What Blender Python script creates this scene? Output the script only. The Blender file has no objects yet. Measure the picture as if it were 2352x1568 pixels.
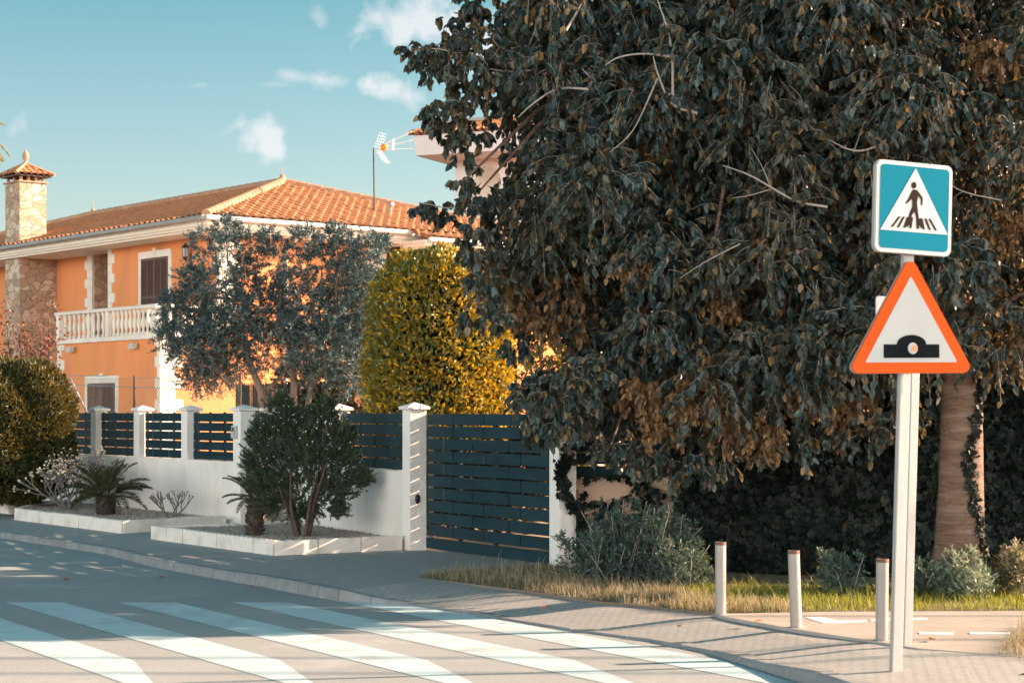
import bpy, math, random
import numpy as np
from mathutils import Matrix, Vector
R = math.radians
random.seed(7)
S = bpy.context.scene
COL = S.collection

# ------------------------------------------------------------------ camera, world, sun, exposure
F = 4300.0; CX = 1176.0; HOR = 946.0; H = 1.82; SW = 0.12     # photo measured on a 2352 px wide copy
cam = bpy.data.cameras.new('camera'); camo = bpy.data.objects.new('camera', cam); COL.objects.link(camo)
camo.location = (0, 0, H); camo.rotation_euler = (R(90), 0, 0)
cam.sensor_width = 36; cam.lens = 36 * F / 2352; cam.shift_y = (HOR - 784) / 2352
cam.clip_end = 3000; cam.clip_start = .1
cam.dof.use_dof = True; cam.dof.focus_distance = 23; cam.dof.aperture_fstop = 4.0
S.camera = camo

SUN_AZ = math.atan2(.98, .20); SUN_EL = R(20)
w = bpy.data.worlds.new("World"); S.world = w; w.use_nodes = True
SKY_STR = 0.053
def world():
    nt = w.node_tree; N = nt.nodes; L = nt.links
    N.clear()
    out = N.new('ShaderNodeOutputWorld'); bg = N.new('ShaderNodeBackground'); bg.inputs[1].default_value = SKY_STR
    sky = N.new('ShaderNodeTexSky'); sky.sky_type = 'NISHITA'; sky.sun_disc = False
    sky.sun_elevation = SUN_EL; sky.sun_rotation = SUN_AZ; sky.air_density = 1.0; sky.dust_density = 2.0; sky.ozone_density = 1.5
    tint = N.new('ShaderNodeMix'); tint.data_type = 'RGBA'; tint.blend_type = 'MULTIPLY'; tint.inputs[0].default_value = 1
    tint.inputs[7].default_value = (.74, .98, .82, 1)
    L.new(sky.outputs[0], tint.inputs[6])
    tc = N.new('ShaderNodeTexCoord'); sp = N.new('ShaderNodeSeparateXYZ'); L.new(tc.outputs['Generated'], sp.inputs[0])
    tr_ = N.new('ShaderNodeValToRGB'); mr_ = N.new('ShaderNodeMapRange'); mr_.inputs[1].default_value = .05; mr_.inputs[2].default_value = .26; L.new(sp.outputs[2], mr_.inputs[0]); L.new(mr_.outputs[0], tr_.inputs[0])
    tr_.color_ramp.elements[0].color = (1.38, 1.24, 1.16, 1); tr_.color_ramp.elements[1].color = (.40, .85, .72, 1); L.new(tr_.outputs[0], tint.inputs[7])
    def m(op, a, b=None, c=None, clamp=False):
        n = N.new('ShaderNodeMath'); n.operation = op; n.use_clamp = clamp
        for i, v in enumerate((a, b, c)):
            if v is None: continue
            if isinstance(v, (int, float)): n.inputs[i].default_value = v
            else: L.new(v, n.inputs[i])
        return n.outputs[0]
    yy = m('MAXIMUM', sp.outputs[1], .05)
    a = m('DIVIDE', sp.outputs[0], yy); b = m('DIVIDE', sp.outputs[2], yy)
    cb = N.new('ShaderNodeCombineXYZ'); L.new(a, cb.inputs[0]); L.new(b, cb.inputs[1])
    no = N.new('ShaderNodeTexNoise'); no.inputs['Scale'].default_value = 30; no.inputs['Detail'].default_value = 7; no.inputs['Roughness'].default_value = .6
    L.new(cb.outputs[0], no.inputs['Vector'])
    no2 = N.new('ShaderNodeTexNoise'); no2.inputs['Scale'].default_value = 90; no2.inputs['Detail'].default_value = 5
    L.new(cb.outputs[0], no2.inputs['Vector'])
    total = None
    clouds = [(930, 40, 150, 62, 1.0, .1), (1060, 75, 130, 55, .85, .2), (740, 185, 80, 20, .8, -.05), (895, 207, 78, 26, .95, -.25),
              (592, 305, 52, 46, 1.0, -.5), (622, 345, 26, 44, .8, -.3), (540, 290, 45, 16, .4, .5), (30, 298, 34, 22, .5, .8), (735, 40, 34, 20, .4, -.6),
              (640, 195, 60, 8, .25, 0), (1130, 130, 90, 60, .8, .4), (460, 196, 22, 7, .25, 0)]
    for (x, y, rx, ry, k, rot) in clouds:
        ax = m('SUBTRACT', a, (x - CX) / F); by = m('SUBTRACT', b, (HOR - y) / F)
        cr, sr = math.cos(rot), math.sin(rot)
        xr = m('ADD', m('MULTIPLY', ax, cr), m('MULTIPLY', by, sr)); yr = m('SUBTRACT', m('MULTIPLY', by, cr), m('MULTIPLY', ax, sr))
        xr = m('DIVIDE', xr, rx / F); yr = m('DIVIDE', yr, ry / F)
        d = m('SQRT', m('ADD', m('MULTIPLY', xr, xr), m('MULTIPLY', yr, yr)))
        d = m('ADD', d, m('MULTIPLY', m('SUBTRACT', no.outputs[0], .5), 3.4)); d = m('ADD', d, m('MULTIPLY', m('SUBTRACT', no2.outputs[0], .5), 1.6))
        v = m('MULTIPLY', m('SUBTRACT', 1.15, d, clamp=True), k * 1.0)
        total = v if total is None else m('ADD', total, v)
    total = m('MULTIPLY', m('MINIMUM', total, 1.0), m('GREATER_THAN', sp.outputs[1], .1)); total = m('MULTIPLY', total, .78)
    mix = N.new('ShaderNodeMix'); mix.data_type = 'RGBA'; L.new(total, mix.inputs[0])
    L.new(tint.outputs[2], mix.inputs[6]); mix.inputs[7].default_value = (4.6, 4.6, 4.7, 1)
    # added fill: unseen bright cloud bank behind the viewer that lights the shaded side
    nb = N.new('ShaderNodeTexNoise'); nb.inputs['Scale'].default_value = 2.2; nb.inputs['Detail'].default_value = 6; L.new(tc.outputs['Generated'], nb.inputs['Vector'])
    back = m('MULTIPLY', m('MULTIPLY', m('ADD', sp.outputs[1], .0), -3.0, clamp=True), m('MULTIPLY', m('SUBTRACT', nb.outputs[0], .30), 5.0, clamp=True), clamp=True)
    back = m('MULTIPLY', back, m('MULTIPLY', m('MULTIPLY', sp.outputs[2], 12.0, clamp=True), m('SUBTRACT', 1.10, m('MULTIPLY', sp.outputs[2], 3.2), clamp=True)))
    mix2 = N.new('ShaderNodeMix'); mix2.data_type = 'RGBA'; L.new(back, mix2.inputs[0]); L.new(mix.outputs[2], mix2.inputs[6]); mix2.inputs[7].default_value = (56.0, 53.5, 51.0, 1); mix = mix2
    L.new(mix.outputs[2], bg.inputs[0]); L.new(bg.outputs[0], out.inputs[0])
world()
sun = bpy.data.lights.new('sun', 'SUN'); suno = bpy.data.objects.new('sun', sun); COL.objects.link(suno)
sun.energy = 5.0; sun.angle = R(.5); sun.color = (1.0, .69, .50)
sdir = Vector((-math.sin(SUN_AZ) * math.cos(SUN_EL), -math.cos(SUN_AZ) * math.cos(SUN_EL), -math.sin(SUN_EL)))
suno.rotation_euler = sdir.to_track_quat('-Z', 'Y').to_euler(); suno.location = (20, 5, 20)
S.view_settings.view_transform = 'Standard'; S.view_settings.look = 'None'; S.view_settings.gamma = 1
S.view_settings.use_curve_mapping = False; S.view_settings.exposure = 1.95
S.cycles.max_bounces = 8; S.cycles.diffuse_bounces = 4; S.cycles.transparent_max_bounces = 8

# ------------------------------------------------------------------ helpers
def G(x, y, z=SW):                       # pixel -> point on the level plane z
    Y = F * (H - z) / (y - HOR); return Vector(((x - CX) / F * Y, Y, z))
def at(x, y, Y): return Vector(((x - CX) / F * Y, Y, H + (HOR - y) / F * Y))
def V(*a): return Vector(a)
def wm(o):
    m = o.matrix_basis.copy()
    while o.parent: o = o.parent; m = o.matrix_basis @ m
    return m
def tag(o, label=None, cat=None, group=None, kind=None):
    if label: o['label'] = label
    if cat: o['category'] = cat
    if group: o['group'] = group
    if kind: o['kind'] = kind
    return o
def empty(name, loc, rz=0, label=None, cat=None, group=None):
    o = bpy.data.objects.new(name, None); o.empty_display_size = .2
    o.matrix_basis = Matrix.Translation(Vector(loc)) @ Matrix.Rotation(rz, 4, 'Z')
    COL.objects.link(o); return tag(o, label, cat, group)
def link(name, me, mat, parent=None):
    o = bpy.data.objects.new(name, me)
    if mat: me.materials.append(mat)
    COL.objects.link(o)
    if parent: me.transform(wm(parent).inverted()); o.parent = parent
    return o
def np_mesh(name, verts, *facesets, smooth=False):
    me = bpy.data.meshes.new(name)
    verts = np.asarray(verts, np.float32)
    me.vertices.add(len(verts)); me.vertices.foreach_set('co', verts.ravel())
    loops = np.concatenate([f.ravel() for f in facesets]).astype(np.int32)
    sizes = np.concatenate([np.full(len(f), f.shape[1]) for f in facesets]).astype(np.int32)
    me.loops.add(len(loops)); me.loops.foreach_set('vertex_index', loops)
    me.polygons.add(len(sizes)); st = np.zeros(len(sizes), np.int32); st[1:] = np.cumsum(sizes)[:-1]
    me.polygons.foreach_set('loop_start', st); me.polygons.foreach_set('loop_total', sizes)
    if smooth: me.polygons.foreach_set('use_smooth', np.ones(len(sizes), bool))
    me.update(calc_edges=True); me.validate(); return me
class MB:
    def __init__(s, M=None): s.v = []; s.f = []; s.M = M or Matrix.Identity(4); s.sm = set()
    def add(s, vs, fs, smooth=False):
        n = len(s.v); s.v += [tuple(s.M @ Vector(v)) for v in vs]
        for f in fs:
            if smooth: s.sm.add(len(s.f))
            s.f.append(tuple(i + n for i in f))
        return s
    def box(s, x0, x1, y0, y1, z0, z1):
        s.add([(x0,y0,z0),(x1,y0,z0),(x1,y1,z0),(x0,y1,z0),(x0,y0,z1),(x1,y0,z1),(x1,y1,z1),(x0,y1,z1)],
              [(0,3,2,1),(4,5,6,7),(0,1,5,4),(1,2,6,5),(2,3,7,6),(3,0,4,7)]); return s
    def prism(s, poly, z0, z1):           # poly [(x,y)] extruded in z; z1 may be a list
        n = len(poly); zt = z1 if isinstance(z1, (list, tuple)) else [z1] * n
        s.add([(p[0], p[1], z0) for p in poly] + [(p[0], p[1], zt[i]) for i, p in enumerate(poly)],
              [tuple(range(n))[::-1], tuple(range(n, 2 * n))] + [(i, (i+1) % n, n + (i+1) % n, n + i) for i in range(n)]); return s
    def extr(s, poly, y0, y1):            # poly [(x,z)] extruded in y
        n = len(poly)
        s.add([(p[0], y0, p[1]) for p in poly] + [(p[0], y1, p[1]) for p in poly],
              [tuple(range(n)), tuple(range(n, 2 * n))[::-1]] + [(i, n + i, n + (i+1) % n, (i+1) % n) for i in range(n)]); return s
    def tube(s, pts, rad, n=8, cap=True, smooth=True):
        pts = [Vector(p) for p in pts]; k = len(pts)
        rad = rad if isinstance(rad, (list, tuple)) else [rad] * k
        vs = []; up = None
        for i, p in enumerate(pts):
            t = (pts[min(i+1, k-1)] - pts[max(i-1, 0)]).normalized()
            if up is None: up = t.cross(V(.31, .87, .12)).normalized()
            up = (up - t * up.dot(t)).normalized(); bi = t.cross(up)
            for j in range(n):
                an = 2 * math.pi * j / n; vs.append(p + (up * math.cos(an) + bi * math.sin(an)) * rad[i])
        fs = [(i*n + j, i*n + (j+1) % n, (i+1)*n + (j+1) % n, (i+1)*n + j) for i in range(k-1) for j in range(n)]
        s.add(vs, fs, smooth)
        if cap: s.add(vs[:n], [tuple(range(n))[::-1]]); s.add(vs[-n:], [tuple(range(n))])
        return s
    def lathe(s, prof, c, n=12, smooth=True):
        vs = [(c[0] + r * math.cos(2*math.pi*j/n), c[1] + r * math.sin(2*math.pi*j/n), c[2] + z) for r, z in prof for j in range(n)]
        k = len(prof)
        s.add(vs, [(i*n + j, i*n + (j+1) % n, (i+1)*n + (j+1) % n, (i+1)*n + j) for i in range(k-1) for j in range(n)], smooth)
        s.add(vs[:n], [tuple(range(n))[::-1]]); s.add(vs[-n:], [tuple(range(n))]); return s
    def build(s, name, mat, parent=None):
        me = bpy.data.meshes.new(name); me.from_pydata(s.v, [], s.f); me.update()
        for i in s.sm: me.polygons[i].use_smooth = True
        return link(name, me, mat, parent)
def bevel(o, wd=.01, seg=2):
    m = o.modifiers.new('b', 'BEVEL'); m.width = wd; m.segments = seg; m.limit_method = 'ANGLE'; return o
def frame2(a, b, z=0):                    # matrix: origin a, x axis to b, y = left of it, z up
    d = Vector((b[0]-a[0], b[1]-a[1])).normalized()
    return Matrix(((d.x, -d.y, 0, a[0]), (d.y, d.x, 0, a[1]), (0, 0, 1, z), (0, 0, 0, 1)))

# numpy foliage
def unit(a): return a / np.maximum(np.linalg.norm(a, axis=-1, keepdims=True), 1e-9)
def leaf_mesh(name, P, D, Nn, L, W, fold=.18, wide=.38, curl=0.0):
    n = len(P); D = unit(D); Sd = unit(np.cross(D, Nn)); Nn = np.cross(Sd, D)
    L = np.broadcast_to(np.asarray(L, float).reshape(-1, 1), (n, 1)); W = np.broadcast_to(np.asarray(W, float).reshape(-1, 1), (n, 1))
    l1 = P + D*L*wide*.8 + Sd*W*.5 + Nn*W*fold; r1 = P + D*L*wide*.8 - Sd*W*.5 + Nn*W*fold
    l2 = P + D*L*.72 + Sd*W*.33 + Nn*(W*fold*.8 - L*curl*.4); r2 = P + D*L*.72 - Sd*W*.33 + Nn*(W*fold*.8 - L*curl*.4)
    tip = P + D*L - Nn*L*curl
    vs = np.stack([P, l1, l2, tip, r2, r1], 1).reshape(-1, 3)
    b = np.arange(n)[:, None] * 6
    return np_mesh(name, vs, np.concatenate([b + [0, 1, 2, 3], b + [0, 3, 4, 5]]))
def blade_mesh(name, P, D, L, W, rng):
    n = len(P); D = unit(D); Sd = unit(np.cross(D, rng.normal(size=(n, 3))))
    L = np.broadcast_to(np.asarray(L, float).reshape(-1, 1), (n, 1)); W = np.broadcast_to(np.asarray(W, float).reshape(-1, 1), (n, 1))
    vs = np.stack([P, P + D*L*.45 + Sd*W*.5, P + D*L, P + D*L*.45 - Sd*W*.5], 1).reshape(-1, 3)
    b = np.arange(n)[:, None] * 4
    return np_mesh(name, vs, b + [0, 1, 2, 3])
def np_tubes(name, paths, rad, sides=4):  # paths (n,k,3), rad (n,k)
    n, k, _ = paths.shape
    t = unit(np.gradient(paths, axis=1)); a = unit(np.cross(t, np.array([.3, .8, .25]))); b = np.cross(t, a)
    ang = np.arange(sides) * 2 * np.pi / sides
    vs = paths[:, :, None, :] + rad[:, :, None, None] * (a[:, :, None, :] * np.cos(ang)[:, None] + b[:, :, None, :] * np.sin(ang)[:, None])
    idx = np.arange(n*k*sides).reshape(n, k, sides); nx = np.roll(idx, -1, 2)
    f = np.stack([idx[:, :-1], nx[:, :-1], nx[:, 1:], idx[:, 1:]], -1).reshape(-1, 4)
    return np_mesh(name, vs.reshape(-1, 3), f, smooth=True)
def sphere_pts(rng, n): return unit(rng.normal(size=(n, 3)))

# ------------------------------------------------------------------ materials
MATS = {}
def newmat(name):
    m = bpy.data.materials.new(name); m.use_nodes = True; nt = m.node_tree; nt.nodes.clear()
    return m, nt.nodes, nt.links
def mat(name, base, rough=.7, var=.12, scale=3, bump=.2, bscale=40, spec=.4, metal=0, dirt=None, dscale=1.2, damt=.5, stretch=(1,1,1), dist=.01):
    if name in MATS: return MATS[name]
    m, N, L = newmat(name)
    out = N.new('ShaderNodeOutputMaterial'); p = N.new('ShaderNodeBsdfPrincipled'); L.new(p.outputs[0], out.inputs[0])
    p.inputs['Roughness'].default_value = rough; p.inputs['Specular IOR Level'].default_value = spec; p.inputs['Metallic'].default_value = metal
    tc = N.new('ShaderNodeTexCoord'); mp = N.new('ShaderNodeMapping'); mp.inputs['Scale'].default_value = stretch
    L.new(tc.outputs['Object'], mp.inputs[0])
    n1 = N.new('ShaderNodeTexNoise'); n1.inputs['Scale'].default_value = scale; n1.inputs['Detail'].default_value = 8; n1.inputs['Roughness'].default_value = .65; L.new(mp.outputs[0], n1.inputs['Vector'])
    cr = N.new('ShaderNodeValToRGB'); L.new(n1.outputs[0], cr.inputs[0])
    cr.color_ramp.elements[0].position = .3; cr.color_ramp.elements[1].position = .7
    cr.color_ramp.elements[0].color = tuple(c * (1 - var) for c in base) + (1,); cr.color_ramp.elements[1].color = tuple(min(1, c * (1 + var)) for c in base) + (1,)
    col = cr.outputs[0]
    if dirt:
        n3 = N.new('ShaderNodeTexNoise'); n3.inputs['Scale'].default_value = dscale; n3.inputs['Detail'].default_value = 6; L.new(mp.outputs[0], n3.inputs['Vector'])
        r3 = N.new('ShaderNodeMapRange'); r3.inputs[1].default_value = .48; r3.inputs[2].default_value = .72; r3.inputs[4].default_value = damt; L.new(n3.outputs[0], r3.inputs[0])
        mx = N.new('ShaderNodeMix'); mx.data_type = 'RGBA'; L.new(r3.outputs[0], mx.inputs[0]); L.new(col, mx.inputs[6]); mx.inputs[7].default_value = tuple(dirt) + (1,); col = mx.outputs[2]
    L.new(col, p.inputs['Base Color'])
    if bump:
        n2 = N.new('ShaderNodeTexNoise'); n2.inputs['Scale'].default_value = bscale; n2.inputs['Detail'].default_value = 5; L.new(mp.outputs[0], n2.inputs['Vector'])
        bp = N.new('ShaderNodeBump'); bp.inputs['Strength'].default_value = bump; bp.inputs['Distance'].default_value = dist; L.new(n2.outputs[0], bp.inputs['Height']); L.new(bp.outputs[0], p.inputs['Normal'])
    m['p'] = p.name; MATS[name] = m; return m
def leafmat(name, stops, trans=.3, tcol=(.5, .35, .05), rough=.45, spec=.4, bough=None, bscale=1.1, bamt=.8):
    m, N, L = newmat(name)
    out = N.new('ShaderNodeOutputMaterial'); p = N.new('ShaderNodeBsdfPrincipled'); tr = N.new('ShaderNodeBsdfTranslucent'); mx = N.new('ShaderNodeMixShader')
    g = N.new('ShaderNodeNewGeometry'); cr = N.new('ShaderNodeValToRGB'); L.new(g.outputs['Random Per Island'], cr.inputs[0])
    e = cr.color_ramp.elements
    for i, (pos, c) in enumerate(stops):
        el = e[i] if i < 2 else e.new(pos)
        el.position = pos; el.color = tuple(c) + (1,)
    cout = cr.outputs[0]
    if bough:                                   # some boughs carry younger or drier leaves
        tc = N.new('ShaderNodeTexCoord'); nz = N.new('ShaderNodeTexNoise'); nz.inputs['Scale'].default_value = bscale; nz.inputs['Detail'].default_value = 4; L.new(tc.outputs['Object'], nz.inputs['Vector'])
        mr = N.new('ShaderNodeMapRange'); mr.inputs[1].default_value = .48; mr.inputs[2].default_value = .66; mr.inputs[4].default_value = bamt; L.new(nz.outputs[0], mr.inputs[0])
        hs = N.new('ShaderNodeMix'); hs.data_type = 'RGBA'; L.new(mr.outputs[0], hs.inputs[0]); L.new(cout, hs.inputs[6]); hs.inputs[7].default_value = tuple(bough) + (1,); cout = hs.outputs[2]
    L.new(cout, p.inputs['Base Color']); p.inputs['Roughness'].default_value = rough; p.inputs['Specular IOR Level'].default_value = spec
    mm = N.new('ShaderNodeMix'); mm.data_type = 'RGBA'; mm.blend_type = 'MIX'; mm.inputs[0].default_value = .6; L.new(cout, mm.inputs[6]); mm.inputs[7].default_value = tuple(tcol) + (1,)
    L.new(mm.outputs[2], tr.inputs[0]); mx.inputs[0].default_value = trans
    L.new(p.outputs[0], mx.inputs[1]); L.new(tr.outputs[0], mx.inputs[2]); L.new(mx.outputs[0], out.inputs[0])
    return m
def brickmat(name, c1, c2, mortar, bw, bh, rot, msize=.006, rough=.8, bump=.35, dirt=(.2, .2, .2)):
    m, N, L = newmat(name)
    out = N.new('ShaderNodeOutputMaterial'); p = N.new('ShaderNodeBsdfPrincipled'); L.new(p.outputs[0], out.inputs[0]); p.inputs['Roughness'].default_value = rough
    p.inputs['Specular IOR Level'].default_value = .3
    tc = N.new('ShaderNodeTexCoord'); mp = N.new('ShaderNodeMapping'); mp.inputs['Rotation'].default_value = (0, 0, rot); L.new(tc.outputs['Object'], mp.inputs[0])
    b = N.new('ShaderNodeTexBrick'); L.new(mp.outputs[0], b.inputs[0]); b.inputs['Scale'].default_value = 1; b.inputs['Brick Width'].default_value = bw; b.inputs['Row Height'].default_value = bh
    b.inputs['Mortar Size'].default_value = msize; b.inputs['Mortar Smooth'].default_value = .2; b.inputs['Color1'].default_value = tuple(c1) + (1,); b.inputs['Color2'].default_value = tuple(c2) + (1,); b.inputs['Mortar'].default_value = tuple(mortar) + (1,)
    n = N.new('ShaderNodeTexNoise'); n.inputs['Scale'].default_value = 1.3; n.inputs['Detail'].default_value = 8; L.new(mp.outputs[0], n.inputs['Vector'])
    r = N.new('ShaderNodeMapRange'); r.inputs[1].default_value = .4; r.inputs[2].default_value = .75; r.inputs[4].default_value = .45; L.new(n.outputs[0], r.inputs[0])
    mx = N.new('ShaderNodeMix'); mx.data_type = 'RGBA'; L.new(r.outputs[0], mx.inputs[0]); L.new(b.outputs[0], mx.inputs[6]); mx.inputs[7].default_value = tuple(dirt) + (1,)
    n2 = N.new('ShaderNodeTexNoise'); n2.inputs['Scale'].default_value = 90; n2.inputs['Detail'].default_value = 3; L.new(mp.outputs[0], n2.inputs['Vector'])
    m2 = N.new('ShaderNodeMix'); m2.data_type = 'RGBA'; m2.blend_type = 'MULTIPLY'; m2.inputs[0].default_value = .35; L.new(mx.outputs[2], m2.inputs[6]); L.new(n2.outputs[0], m2.inputs[7])
    L.new(m2.outputs[2], p.inputs['Base Color'])
    ad = N.new('ShaderNodeMath'); ad.operation = 'MULTIPLY_ADD'; L.new(b.outputs['Fac'], ad.inputs[0]); ad.inputs[1].default_value = -1; L.new(n2.outputs[0], ad.inputs[2])
    bp = N.new('ShaderNodeBump'); bp.inputs['Strength'].default_value = bump; bp.inputs['Distance'].default_value = .008; L.new(ad.outputs[0], bp.inputs['Height']); L.new(bp.outputs[0], p.inputs['Normal'])
    return m
def stonemat(name, scale=2.6):
    m, N, L = newmat(name)
    out = N.new('ShaderNodeOutputMaterial'); p = N.new('ShaderNodeBsdfPrincipled'); L.new(p.outputs[0], out.inputs[0]); p.inputs['Roughness'].default_value = .85
    tc = N.new('ShaderNodeTexCoord'); n = N.new('ShaderNodeTexNoise'); n.inputs['Scale'].default_value = 3; L.new(tc.outputs['Object'], n.inputs['Vector'])
    ad = N.new('ShaderNodeVectorMath'); ad.operation = 'MULTIPLY_ADD'; L.new(n.outputs['Color'], ad.inputs[0]); ad.inputs[1].default_value = (.25, .25, .25); L.new(tc.outputs['Object'], ad.inputs[2])
    mp = N.new('ShaderNodeMapping'); mp.inputs['Scale'].default_value = (1, 1, 1.25); L.new(ad.outputs[0], mp.inputs[0])
    v = N.new('ShaderNodeTexVoronoi'); v.feature = 'DISTANCE_TO_EDGE'; v.inputs['Scale'].default_value = scale; L.new(mp.outputs[0], v.inputs['Vector'])
    vc = N.new('ShaderNodeTexVoronoi'); vc.inputs['Scale'].default_value = scale; L.new(mp.outputs[0], vc.inputs['Vector'])
    cr = N.new('ShaderNodeValToRGB'); sep = N.new('ShaderNodeSeparateColor'); L.new(vc.outputs['Color'], sep.inputs[0]); L.new(sep.outputs[0], cr.inputs[0])
    e = cr.color_ramp.elements; e[0].color = (.36, .26, .18, 1); e[1].color = (.62, .50, .38, 1); e.new(.5).color = (.50, .32, .20, 1)
    r = N.new('ShaderNodeMapRange'); r.inputs[1].default_value = .008; r.inputs[2].default_value = .035; L.new(v.outputs['Distance'], r.inputs[0])
    mx = N.new('ShaderNodeMix'); mx.data_type = 'RGBA'; L.new(r.outputs[0], mx.inputs[0]); mx.inputs[6].default_value = (.26, .2, .16, 1); L.new(cr.outputs[0], mx.inputs[7])
    L.new(mx.outputs[2], p.inputs['Base Color'])
    bp = N.new('ShaderNodeBump'); bp.inputs['Strength'].default_value = .8; bp.inputs['Distance'].default_value = .03; L.new(r.outputs[0], bp.inputs['Height']); L.new(bp.outputs[0], p.inputs['Normal'])
    return m

def asphaltmat(name, c, paint=None):
    m, N, L = newmat(name)
    out = N.new('ShaderNodeOutputMaterial'); p = N.new('ShaderNodeBsdfPrincipled'); L.new(p.outputs[0], out.inputs[0]); p.inputs['Roughness'].default_value = .85; p.inputs['Specular IOR Level'].default_value = .3
    tc = N.new('ShaderNodeTexCoord')
    def noise(s, d=6, r=.6):
        n = N.new('ShaderNodeTexNoise'); n.inputs['Scale'].default_value = s; n.inputs['Detail'].default_value = d; n.inputs['Roughness'].default_value = r; L.new(tc.outputs['Object'], n.inputs['Vector']); return n.outputs[0]
    def ramp(x, a, b, o0=0., o1=1.):
        r = N.new('ShaderNodeMapRange'); r.inputs[1].default_value = a; r.inputs[2].default_value = b; r.inputs[3].default_value = o0; r.inputs[4].default_value = o1; L.new(x, r.inputs[0]); return r.outputs[0]
    def mix(f, a, b):
        x = N.new('ShaderNodeMix'); x.data_type = 'RGBA'
        L.new(f, x.inputs[0])
        for i, v in ((6, a), (7, b)):
            if isinstance(v, tuple): x.inputs[i].default_value = v + (1,)
            else: L.new(v, x.inputs[i])
        return x.outputs[2]
    grain = noise(75, 3, .85); big = noise(.55, 7)
    base = mix(ramp(grain, .3, .7), tuple(v*.5 for v in c), tuple(v*1.5 for v in c))
    base = mix(ramp(big, .35, .7, 0, .5), base, tuple(v*.72 for v in c))
    base = mix(ramp(noise(9, 6), .62, .75, 0, .4), base, tuple(v*1.35 for v in c))
    base = mix(ramp(noise(.9, 9, .7), .56, .70, 0, .45), base, tuple(v*1.55 for v in c))
    if paint:
        pc = mix(ramp(noise(1.2, 8), .35, .7), paint, tuple(v*.9 for v in paint))
        wear = N.new('ShaderNodeMath'); wear.operation = 'MULTIPLY_ADD'; L.new(noise(2.2, 10, .72), wear.inputs[0]); wear.inputs[1].default_value = 1.0
        L.new(ramp(grain, .2, .8, -.12, .12), wear.inputs[2])
        pc = mix(ramp(grain, .30, .75), tuple(v*.80 for v in paint), pc); base = mix(ramp(wear.outputs[0], .50, .72, 0, .85), pc, base)
    L.new(base, p.inputs['Base Color'])
    bp = N.new('ShaderNodeBump'); bp.inputs['Strength'].default_value = .6; bp.inputs['Distance'].default_value = .008; L.new(grain, bp.inputs['Height']); L.new(bp.outputs[0], p.inputs['Normal'])
    return m

M_ASPH = asphaltmat('asphalt', (.325, .34, .34))
M_PAINT = asphaltmat('road_paint', (.325, .34, .34), (.53, .665, .70))
M_PATH = mat('path_asphalt', (.38, .33, .29), .85, .15, 2, .4, 120)
M_PATHP = mat('path_paint', (.75, .73, .7), .8, .1, 6, .3, 90)
KROT = math.atan2(G(0,1235,0).y - G(776,1380,0).y, G(0,1235,0).x - G(776,1380,0).x)
M_SIDE = brickmat('sidewalk_tiles', (.50, .475, .45), (.445, .425, .40), (.28, .29, .285), .12, .055, -KROT, .007, bump=.6, dirt=(.38, .41, .41))
M_KERB = mat('kerb_concrete', (.25, .25, .25), .85, .2, 4, .4, 60, dirt=(.2, .19, .18), dscale=2.5)
M_WALLW = mat('white_render', (.86, .79, .72), .85, .06, 1.5, .25, 70, dirt=(.58, .49, .41), dscale=1.3, damt=.5, stretch=(1,1,.5))
M_PILW = mat('pillar_render', (.85, .78, .71), .85, .05, 2, .9, 38, dirt=(.62, .54, .47), dscale=1.6, damt=.3, dist=.012)
M_CAP = mat('pillar_cap_white', (.80, .74, .69), .8, .06, 3, .3, 50)
M_EDGE = mat('planter_edging', (.80, .72, .64), .85, .1, 3, .4, 50, dirt=(.30, .24, .19), dscale=3.0, damt=.55)
M_GRAV = mat('planter_soil', (.34, .27, .21), .95, .35, 14, 1.0, 60, dist=.03)
M_BOARD = mat('dark_board', (.009, .032, .042), .5, .25, 1.2, .12, 12, spec=.14, dirt=(.018, .050, .062), dscale=2, damt=.5, stretch=(1, 1, 5))
M_POST = mat('dark_post', (.02, .028, .032), .5, .1)
M_ORANGE = mat('orange_render', (.76, .275, .10), .9, .05, .6, .15, 60, dirt=(.52, .21, .10), dscale=1.1, damt=.6, stretch=(1,1,.35))
M_QUOIN = mat('cut_limestone', (.78, .70, .60), .85, .08, 1.5, .2, 30, dirt=(.5, .44, .38), dscale=2, damt=.4)
M_TRIM = mat('cream_cornice', (.80, .70, .58), .7, .05, 2, .1, 30)
M_GUT = mat('gutter_grey', (.33, .31, .29), .5, .1, 3, .1)
M_SHUT = mat('shutter_brown', (.115, .062, .048), .55, .15, 3, .1, 20)
M_TILE = mat('terracotta_tile', (.42, .17, .075), .9, .40, 9, .4, 30, dirt=(.26, .13, .08), dscale=2.2, damt=.7)
M_TILER = mat('ridge_tile', (.46, .25, .15), .85, .25, 5, .3, 30, dirt=(.3, .18, .11), dscale=3, damt=.5)
M_STONE = stonemat('rubble_stone', 3.9)
M_BLACK = mat('black_metal', (.018, .022, .024), .45, .1)
M_GALV = mat('galvanised_steel', (.34, .33, .325), .5, .12, 6, .12, 60, spec=.5, metal=.25, dirt=(.38, .30, .24), dscale=5, damt=.45, stretch=(1, 1, .4))
M_BOLL = mat('bollard_metal', (.33, .29, .265), .5, .12, 6, .15, 60, spec=.5, metal=.2, dirt=(.36, .24, .18), dscale=6, damt=.6, stretch=(1, 1, .5))
M_RUST = mat('rusty_rim', (.15, .08, .055), .8, .3, 20, .4, 80)
M_SBLUE = mat('sign_blue', (.001, .150, .225), .6, .04, 3, 0, spec=.03)
M_SWHITE = mat('sign_white', (.485, .475, .465), .5, .03, 3, 0, spec=.15, dirt=(.44,.42,.40), dscale=4, damt=.4)
M_SORANGE = mat('sign_orange_border', (.66, .085, .005), .5, .06, 2, 0, spec=.12)
M_SBLACK = mat('sign_black', (.008, .011, .013), .8, .05, 3, 0, spec=.05)
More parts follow.
